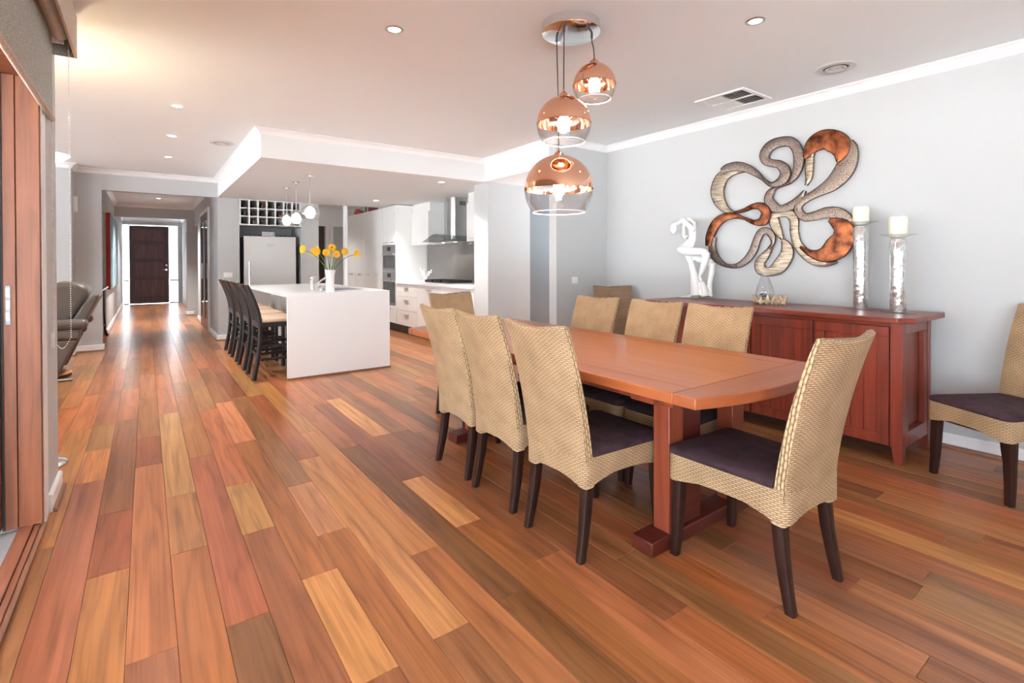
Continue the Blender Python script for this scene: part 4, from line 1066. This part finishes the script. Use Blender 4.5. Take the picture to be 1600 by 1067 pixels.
for yy in (-.30, 0, .30):
    for xx in (-.09, .12):
        MB().lathe([(.05, .010), (.05, .02), (.03, .028)], (xx, yy, 0), 16, cap=True).build('burner', 'black', ct, smooth=40)
    m = MB().box(-.19, .21, yy - .125, yy - .113, .012, .05).box(-.19, .21, yy + .113, yy + .125, .012, .05).box(-.19, .21, yy - .006, yy + .006, .038, .05).box(-.19, -.178, yy - .113, yy + .113, .012, .05).box(.198, .21, yy - .113, yy + .113, .012, .05).box(.004, .016, yy - .113, yy + .113, .038, .05)
    m.build('trivet', 'black', ct)
spl = box('glass_splashback', (4.262, 4.2695, 5.905, 8.56, .925, 1.58), 'splash'); tag(spl, 'grey glass splashback behind the cooktop', 'splashback')
hd = thing('range_hood', 'stainless chimney range hood with curved glass canopy', 'range hood', (4.1, 7.24, 1.58))
m = MB(); pts = [(4.265, 7.10), (4.265, 7.38), (4.05, 7.38)] + [(4.05 - .075 * math.sin(R(a)), 7.24 + .14 * math.cos(R(a))) for a in range(20, 180, 20)] + [(4.05, 7.10)]
m.prism([(p[0] - 4.1, p[1] - 7.24) for p in pts], .06, .728).build('chimney', 'steel', hd, smooth=40)
kk = MB()
for i in range(6): kk.box(4.12 - 4.1 + i * .02, 4.132 - 4.1 + i * .02, 7.099 - 7.24, 7.1005 - 7.24, .60, .67)
kk.build('vent_slots', 'black', hd, kind='stuff')
lps = []
for i in range(17):
    a = -1 + 2 * i / 16; y = a * .45; z = .015 + .105 * math.cos(a * math.pi / 2) ** 1.4
    lps.append([(-.36, y, z), (-.36, y, z + .006), (.165, y, z + .006), (.165, y, z)])
MB().loft(lps, True).build('glass_canopy', 'glass_t', hd, smooth=40)
MB().box(-.20, .165, -.30, .30, 0.0, .014).build('filter_body', 'steel', hd, bevel=.003)
MB().box(-.14, .165, -.15, .15, .014, .06).build('motor_box', 'steel', hd)
for yy in (-.2, .2): MB().lathe([(.001, -.002), (.025, -.002), (.025, 0)], (-.1, yy, 0), 14).build('hood_lamp', 'led', hd)
for yy in (7.04, 7.44):
    l = bpy.data.lights.new('hood_lamp_light', 'SPOT'); l.energy = 4; l.color = (1, .9, .75); l.spot_size = R(120); l.shadow_soft_size = .02
    o = bpy.data.objects.new('hood_lamp_light', l); o.location = (4.0, yy, 1.572); COL.objects.link(o)
def overhead(y0, y1, label, nd):
    t = thing('wall_cabinet', label, 'cabinet', (4.1, (y0 + y1) / 2, 1.57))
    ym = (y0 + y1) / 2
    box('carcass', (3.965 - 4.1, .16, y0 - ym, y1 - ym, 0, .58), 'cab', t, .001)
    box('infill', (3.98 - 4.1, .16, y0 - ym, y1 - ym, .582, .738), 'cab', t)
    q = (y1 - y0) / nd
    for k in range(nd):
        d = box('door', (3.948 - 4.1, 3.964 - 4.1, y0 - ym + k * q + .002, y0 - ym + (k + 1) * q - .002, .002, .578), 'cab', t, .001)
        box('handle', (3.934 - 4.1, 3.948 - 4.1, y0 - ym + (k + .5) * q - .08, y0 - ym + (k + .5) * q + .08, .035, .045), 'steel', d)
overhead(7.88, 8.565, 'white wall cabinet between the range hood and oven tower', 2)
overhead(5.905, 6.60, 'white wall cabinet between the range hood and the end wall', 2)
# oven tower
ov = thing('oven_tower', 'tall white cabinet tower holding two built-in ovens', 'cabinet', (3.95, 8.9, 0))
kbox(ov, 'carcass', (3.67, 4.265, 8.57, 9.235, .15, 2.295), 'cab'); kbox(ov, 'kick_board', (3.72, 4.265, 8.57, 9.235, 0, .15), 'black')
kbox(ov, 'side_panel', (3.645, 3.669, 8.57, 8.59, .15, 2.295), 'cab'); kbox(ov, 'side_panel', (3.645, 3.669, 9.215, 9.235, .15, 2.295), 'cab')
for k in range(2):
    y0 = 8.592 + k * .311; d = kbox(ov, 'upper_door', (3.65, 3.669, y0, y0 + .308, 1.585, 2.29), 'cab'); kbox(ov, 'handle', (3.634, 3.65, y0 + .07, y0 + .24, 1.62, 1.632), 'steel', par=d)
d = kbox(ov, 'lower_drawer', (3.65, 3.669, 8.592, 9.213, .155, .47), 'cab'); kbox(ov, 'handle', (3.634, 3.65, 8.81, 8.99, .40, .412), 'steel', par=d)
for z0, z1, nm_ in ((.475, 1.09, 'lower'), (1.10, 1.575, 'upper')):
    body = kbox(ov, 'oven', (3.648, 3.669, 8.592, 9.213, z0, z1), 'steel_dk')
    kbox(ov, 'oven_glass', (3.642, 3.648, 8.64, 9.165, z0 + .05, z1 - .19), 'ovenglass', par=body)
    kbox(ov, 'display', (3.6445, 3.648, 8.82, 8.98, z1 - .11, z1 - .035), 'black', par=body)
    MB().tube([(3.615 - 3.95, 8.64 - 8.9, z1 - .165), (3.615 - 3.95, 9.165 - 8.9, z1 - .165)], .009, 10).build('oven_handle', 'chrome', body, smooth=50)
    for yy in (8.68, 9.12): kbox(ov, 'handle_post', (3.612, 3.648, yy - .006, yy + .006, z1 - .172, z1 - .158), 'chrome', par=body)
# pantry
pt = thing('pantry_cabinet', 'row of four tall white pantry doors beyond the oven tower', 'cabinet', (3.95, 10.24, 0))
kbox(pt, 'carcass', (3.67, 4.265, 9.24, 11.25, .10, 2.29), 'cab'); kbox(pt, 'kick_board', (3.72, 4.265, 9.24, 11.25, 0, .10), 'black')
for k in range(4):
    y0 = 9.243 + k * .502; d = kbox(pt, 'door', (3.65, 3.669, y0, y0 + .497, .105, 2.288), 'cab'); kbox(pt, 'handle', (3.634, 3.65, y0 + .16, y0 + .34, 1.01, 1.022), 'steel', par=d)
tt = thing('serving_platter', 'dark green platter lying on top of the pantry', 'platter', (3.82, 10.55, 2.29))
MB().lathe([(.001, .0), (.08, 0), (.15, .055), (.155, .06), (.145, .06), (.08, .012), (.001, .012)], n=24).build('dish', 'green', tt, smooth=50)
tt = thing('coral_jug', 'coral red jug on top of the pantry', 'jug', (3.78, 10.95, 2.29))
MB().lathe([(.001, 0), (.07, 0), (.09, .05), (.07, .10), (.05, .12), (.055, .14)], n=20).build('jug_body', 'orange', tt, smooth=50)
MB().tube([(0, -.06, .12), (0, -.12, .10), (0, -.11, .05), (0, -.085, .04)], .010, 8).build('handle', 'orange', tt, smooth=50)
bk_l = ['cream', 'book', 'green', 'book', 'cream', 'book']
bk_t = ['cream cookbook standing against the platter on the pantry', 'first dark red cookbook beside the cream one on the pantry', 'slim green cookbook between red ones on the pantry', 'dark red cookbook after the green one on the pantry', 'cream cookbook among the red ones on the pantry', 'dark red cookbook nearest the oven tower on the pantry']
yy = 10.34
for k in range(6):
    th = rr.uniform(.035, .06); t = thing('cookbook', bk_t[k], 'book', (3.79, yy, 2.29), group='cookbooks on the pantry')
    box('pages', (-.085, .095, -th + .004, -.004, .003, .195), 'cream', t); m = MB().box(-.095, -.086, -th, 0, 0, .20).box(-.086, .10, -th, -th + .003, 0, .20).box(-.086, .10, -.003, 0, 0, .20)
    m.build('cover', bk_l[k], t); yy -= th + .003
# coral ornament
co = MB()
for i in range(16):
    a = rr.uniform(0, 6.28); h = rr.uniform(.10, .27); r_ = rr.uniform(.02, .11)
    co.tube([(0, 0, .0), (r_ * .3 * math.cos(a), r_ * .3 * math.sin(a), h * .5), (r_ * math.cos(a), r_ * math.sin(a), h)], [.012, .008, .006], 6)
    co.ball((r_ * math.cos(a), r_ * math.sin(a), h), .017, 8)
o = co.build('coral_ornament', 'ceramic', loc=(4.02, 8.15, .926), smooth=60); tag(o, 'white branching coral ornament on the bench beside the cooktop', 'ornament')
# fridge and wine rack
fr = thing('fridge', 'large silver single door fridge in the grey recess', 'fridge', (1.73, 9.75, 0))
kbox(fr, 'cabinet', (1.32, 2.135, 9.46, 10.07, .03, 1.69), 'steel_dk', .004); kbox(fr, 'door', (1.318, 2.137, 9.40, 9.456, .10, 1.705), 'fridge', .006)
kbox(fr, 'plinth', (1.34, 2.115, 9.45, 9.6, 0, .03), 'black')
hn = MB().tube([(1.395 - 1.73, 9.355 - 9.75, .75), (1.395 - 1.73, 9.355 - 9.75, 1.28)], .012, 12).build('handle', 'chrome', fr, smooth=50)
for zz in (.78, 1.25): kbox(fr, 'handle_mount', (1.388, 1.402, 9.355, 9.40, zz - .008, zz + .008), 'chrome', par=hn)
kbox(fr, 'badge', (1.66, 1.80, 9.3985, 9.40, 1.54, 1.585), 'steel')
tt = thing('storage_basket', 'small white slatted basket on top of the fridge', 'basket', (1.72, 9.62, 1.69))
m = MB().box(-.10, .10, -.08, .08, .0, .006)
for zz in (.02, .05, .08): m.box(-.10, .10, -.08, -.076, zz, zz + .02).box(-.10, .10, .076, .08, zz, zz + .02).box(-.10, -.096, -.076, .076, zz, zz + .02).box(.096, .10, -.076, .076, zz, zz + .02)
for sx_ in (-.099, .093):
    for sy_ in (-.079, .073): m.box(sx_, sx_ + .006, sy_, sy_ + .006, .006, .10)
m.build('basket_body', 'plastic', tt)
for i, (x0, lb) in enumerate(((1.47, 'dark vine garland on the fridge on the handle side of the basket'), (1.95, 'dark vine garland on the fridge on the far side of the basket'))):
    g = MB()
    for k in range(14):
        a = k * .9; g.tube([(-.13 + k * .02, .02 * math.sin(a), .008), (-.12 + k * .02, .03 * math.cos(a), .03 + .012 * math.sin(a * 2)), (-.10 + k * .02, .02 * math.sin(a + 1), .010)], .006, 6)
    o = g.build('vine_garland', 'iron', loc=(x0, 9.56, 1.69), smooth=60); tag(o, lb, 'garland')
wr = thing('wine_rack', 'white built-in wine rack of square cells above the fridge', 'wine rack', (1.7325, 9.5, 1.885))
m = MB(); W0, W1 = 1.253, 2.212; nz, nx = 3, 7; cw = (W1 - W0 - .02) / nx; chh = .138; Z0 = .018
for k in range(nx + 1): xx = W0 + k * cw - 1.7325; m.box(xx, xx + .02, -.145, .25, 0, .424)
for j in range(nz + 1): zz = j * chh - .0; m.box(W0 - 1.7325 + .001, W1 - 1.7325 - .001, -.143, .25, zz if j else 0, zz + .016)
m.build('grid', 'cab', wr)
MB().box(W0 - 1.7325, W1 - 1.7325, .25, .26, 0, .424).build('back_board', 'wallgrey', wr)
caps = [(.02, .02, .022), (.10, .012, .02), (.40, .10, .05), (.05, .05, .05), (.03, .03, .05), (.30, .22, .10), (.22, .02, .03)]
capm = [plain('foil_cap', c, .25, .3) for c in caps]; M['bottle'] = plain('dark_bottle_glass', (.012, .014, .014), .08)
rowsn = ('bottom', 'middle', 'top'); coln = ('first', 'second', 'third', 'fourth', 'fifth', 'sixth', 'seventh')
for j in range(nz):
    for k in range(nx):
        x = W0 + .02 + cw * k + (cw - .02) / 2; z = 1.885 + j * chh + .016 + .038
        t = thing('wine_bottle', 'dark wine bottle in the %s row of the rack, %s cell from the hall side' % (rowsn[j], coln[k]), 'bottle', (x, 9.42, z), group='wine bottles in the rack')
        m = MB()
        pr_ = [(.012, -.03), (.0135, .05), (.016, .07), (.034, .12), (.0375, .14), (.0375, .29), (.03, .30)]
        m.loft([[(r_ * math.cos(2 * math.pi * q / 16), y_, r_ * math.sin(2 * math.pi * q / 16)) for q in range(16)][::-1] for r_, y_ in pr_], True)
        m.build('bottle_body', 'bottle', t, smooth=50)
        m = MB(); m.loft([[(r_ * math.cos(2 * math.pi * q / 12), y_, r_ * math.sin(2 * math.pi * q / 12)) for q in range(12)][::-1] for r_, y_ in ((.0148, -.034), (.0155, -.02), (.0155, .03))], True)
        m.build('foil_cap', capm[(j * 3 + k * 5) % 7], t, smooth=50)
# back room doorway beyond the kitchen
d3 = thing('door_3', 'pale grey door in white frame beyond the kitchen opening', 'door', (3.55, 11.99, 0)); d3['kind'] = 'structure'
del d3['category']
m = MB().box(-.07, -.01, -.03, .005, 0, 2.17).box(-.01, .35, -.03, .005, 2.1, 2.17); m.build('architrave', 'trim', d3)
lf = MB().box(-.008, .34, -.018, .0, .01, 2.098).build('door_leaf', 'leafgrey', d3)
box('hinge', (-.004, .02, -.026, -.018, 1.75, 1.85), 'steel', lf)
d4 = thing('trim_7', 'white architrave round the store doorway', 'trim', (3.25, 11.99, 0)); d4['kind'] = 'structure'; del d4['category']
MB().box(-.20, -.13, -.02, .008, 0, 2.17).box(.13, .19, -.02, .008, 0, 2.17).box(-.13, .13, -.02, .008, 2.1, 2.17).build('architrave', 'trim', d4)
wallbox('trim_6', (2.98, 3.04, 9.38, 9.47, 0, 2.31), mat='trim')

# ================================================================ HALL
fd = thing('door_1', 'dark stained four panel entry door at the end of the hall', 'door', (.09, 19.22, 0)); fd['kind'] = 'structure'
del fd['category']
m = MB().box(-.50, -.37, 0, .05, .01, 2.41).box(.37, .50, 0, .05, .01, 2.41)
zs = [.01, .24, .73, .85, 1.29, 1.40, 1.84, 1.95, 2.33, 2.41]
for i in range(0, len(zs) - 1, 2): m.box(-.37, .37, 0, .05, zs[i], zs[i + 1])
m.build('door_leaf', 'darkdoor', fd)
for i in range(1, len(zs) - 1, 2):
    pn = MB().box(-.37, .37, .02, .04, zs[i], zs[i + 1]).build('door_panel', 'darkdoor_panel', fd)
    MB().box(-.33, .33, .010, .02, zs[i] + .04, zs[i + 1] - .04).build('raised_field', 'darkdoor_panel', pn, bevel=.008)
MB().lathe([(.001, 0), (.028, 0), (.028, .012), (.001, .014)], n=16).build('deadlock', 'chrome', fd).matrix_local = Matrix.Translation((.43, 0, 1.19)) @ Matrix.Rotation(R(90), 4, 'X')
hb = MB().box(.40, .46, -.012, 0, 1.02, 1.08).build('handle_plate', 'chrome', fd)
MB().tube([(.43, -.012, 1.05), (.43, -.05, 1.05), (.34, -.05, 1.05)], .010, 8).build('lever', 'chrome', hb, smooth=50)
for i, (x0, x1) in enumerate(((-.64, -.42), (.60, .83))):
    t = thing('window_%d' % (3 + i), 'bright frosted side light beside the entry door', 'window', ((x0 + x1) / 2, 19.25, 0)); t['kind'] = 'structure'; del t['category']
    h = (x1 - x0) / 2
    box('pane', (-h + .01, h - .01, 0, .006, .74, 2.41), 'sidelight', t); box('pane', (-h + .01, h - .01, 0, .006, .03, .70), 'sidelight', t)
    m = MB().box(-h, -h + .01, -.02, .03, .01, 2.43).box(h - .01, h, -.02, .03, .01, 2.43).box(-h, h, -.02, .03, .70, .74).box(-h, h, -.02, .03, .0, .03); m.build('frame', 'darkdoor', t)
d2 = thing('door_2', 'brown timber double door on the hall wall', 'door', (.93, 11.4, 0)); d2['kind'] = 'structure'; del d2['category']
for k, y0 in enumerate((-.75, .005)):
    m = MB().box(-.02, .004, y0, y0 + .12, .01, 2.2).box(-.02, .004, y0 + .625, y0 + .745, .01, 2.2).box(-.02, .004, y0 + .12, y0 + .625, .01, .2).box(-.02, .004, y0 + .12, y0 + .625, 2.06, 2.2)
    lf = m.build('door_leaf', 'halldoor', d2); MB().box(-.012, -.004, y0 + .12, y0 + .625, .2, 2.06).build('door_glass', 'ovenglass', lf)
    MB().tube([(-.05, -.03 + k * .07, .95), (-.05, -.03 + k * .07, 1.25)], .010, 8).build('pull_handle', 'steel', lf)
m = MB().box(-.025, .006, -.82, -.752, 0, 2.27).box(-.025, .006, .752, .82, 0, 2.27).box(-.025, .006, -.752, .752, 2.2, 2.27); m.build('architrave', 'trim', d2)
cv = thing('canvas_painting', 'large red edged canvas painting on the hall wall', 'painting', (-.57, 12.8, .79))
MB().box(.002, .06, -1.4, 1.4, 0, 1.36).build('stretched_edge', 'redcanvas', cv); MB().box(.06, .0625, -1.4, 1.4, 0, 1.36).build('painted_face', 'canvas', cv)
cs = thing('console_table', 'slim iron console table with pale top in the hall niche', 'table', (-.69, 10.48, 0))
MB().box(-.14, .16, -.72, .72, .83, .86).build('top', 'consoletop', cs, bevel=.004)
for sx in (-.10, .10):
    for sy in (-.62, .62):
        MB().tube([(sx * 1.4, sy * 1.10, 0), (sx * 1.15, sy, .10), (sx, sy * .98, .45), (sx * .95, sy * .97, .83)], [.02, .015, .014, .016], 8).build('leg', 'iron', cs, smooth=50)
for sx in (-.10, .10): MB().tube([(sx * 1.05, -.61, .2), (sx * 1.05, .61, .2)], .010, 8).build('stretcher', 'iron', cs, smooth=50)
for sy in (-.61, .61): MB().tube([(-.11, sy, .2), (.11, sy, .2)], .010, 8).build('stretcher', 'iron', cs, smooth=50)

# recliner: faces into the living room (-x)
rc = thing('leather_recliner', 'taupe leather recliner armchair on a steel and timber swivel base', 'armchair', (-1.02, 7.45, 0), R(0))
def soft(name, bx_, r, par=rc, mat='leather', tilt=None):
    o = MB().box(*bx_).build(name, mat, par, bevel=r, seg=5)
    return o
# back shell in profile along x: leans toward +x at the top
pf = [(.12, .20), (.30, .22), (.44, .52), (.60, .88), (.595, .92), (.55, .915), (.46, .80), (.30, .50)]
MB().prism(pf, -.30, .30, 'y').build('back_shell', 'leather', rc, bevel=.02)
pf = [(.10, .50), (.30, .52), (.40, .70), (.505, .92), (.50, 1.0), (.42, 1.035), (.26, 1.05), (.16, 1.0), (.10, .75)]
MB().prism(pf, -.27, .27, 'y').build('back_cushion', 'leather', rc, bevel=.05, seg=5)
soft('seat_cushion', (-.42, .20, -.27, .27, .30, .50), .06)
for sy in (-1, 1):
    y0, y1 = (-.40, -.28) if sy < 0 else (.28, .40)
    pf = [(-.42, .07), (.27, .07), (.42, .44), (-.48, .44)]
    MB().prism(pf, y0 + .01, y1 - .01, 'y').build('side_panel', 'leather', rc, bevel=.02)
    soft('arm_band', (-.50, .45, y0, y1, .44, .555), .04); soft('arm_pad', (-.52, .51, y0 - .02, y1 + .02, .55, .655), .05)
MB().tube([(0, 0, .05), (0, 0, .30)], .04, 14).build('swivel_post', 'steel', rc, smooth=50)
MB().lathe([(.30, .03), (.33, .03), (.345, .042), (.33, .054), (.30, .054), (.295, .042), (.30, .03)], n=40).build('base_ring', 'orangewood', rc, smooth=60)
for a in (0, 90): 
    c_, s_ = math.cos(R(a)), math.sin(R(a)); MB().tube([(-.32 * c_, -.32 * s_, .05), (.32 * c_, .32 * s_, .05)], .015, 8).build('base_spoke', 'steel', rc, smooth=50)
MB().tube([(-.25, -.36, .02), (.38, -.36, .02)], .016, 10).build('floor_rail', 'steel', rc, smooth=50)
MB().lathe([(.30, 0), (.34, 0), (.34, .03), (.30, .03)], n=40, cap=False).build('base_foot', 'black', rc)

# uplight floor lamp behind the column
fl = thing('floor_lamp', 'uplight floor lamp with glowing bowl behind the wall end', 'lamp', (-.545, 4.2, 0))
MB().lathe([(.001, 0), (.14, 0), (.142, .008), (.13, .018), (.05, .032), (.001, .034)], n=36).build('base', 'steel', fl, smooth=40)
MB().tube([(0, 0, .03), (0, 0, 1.86)], .012, 12).build('pole', 'steel', fl, smooth=50)
MB().lathe([(.02, 1.855), (.08, 1.868), (.13, 1.892), (.165, 1.925), (.161, 1.925), (.126, 1.897), (.078, 1.874), (.02, 1.862)], n=36).build('bowl', 'bowl', fl, smooth=60)
l = bpy.data.lights.new('floor_lamp_light', 'POINT'); l.energy = 8; l.color = (1, .80, .52); l.shadow_soft_size = .05
o = bpy.data.objects.new('floor_lamp_light', l); o.location = (-.545, 4.2, 1.96); COL.objects.link(o)
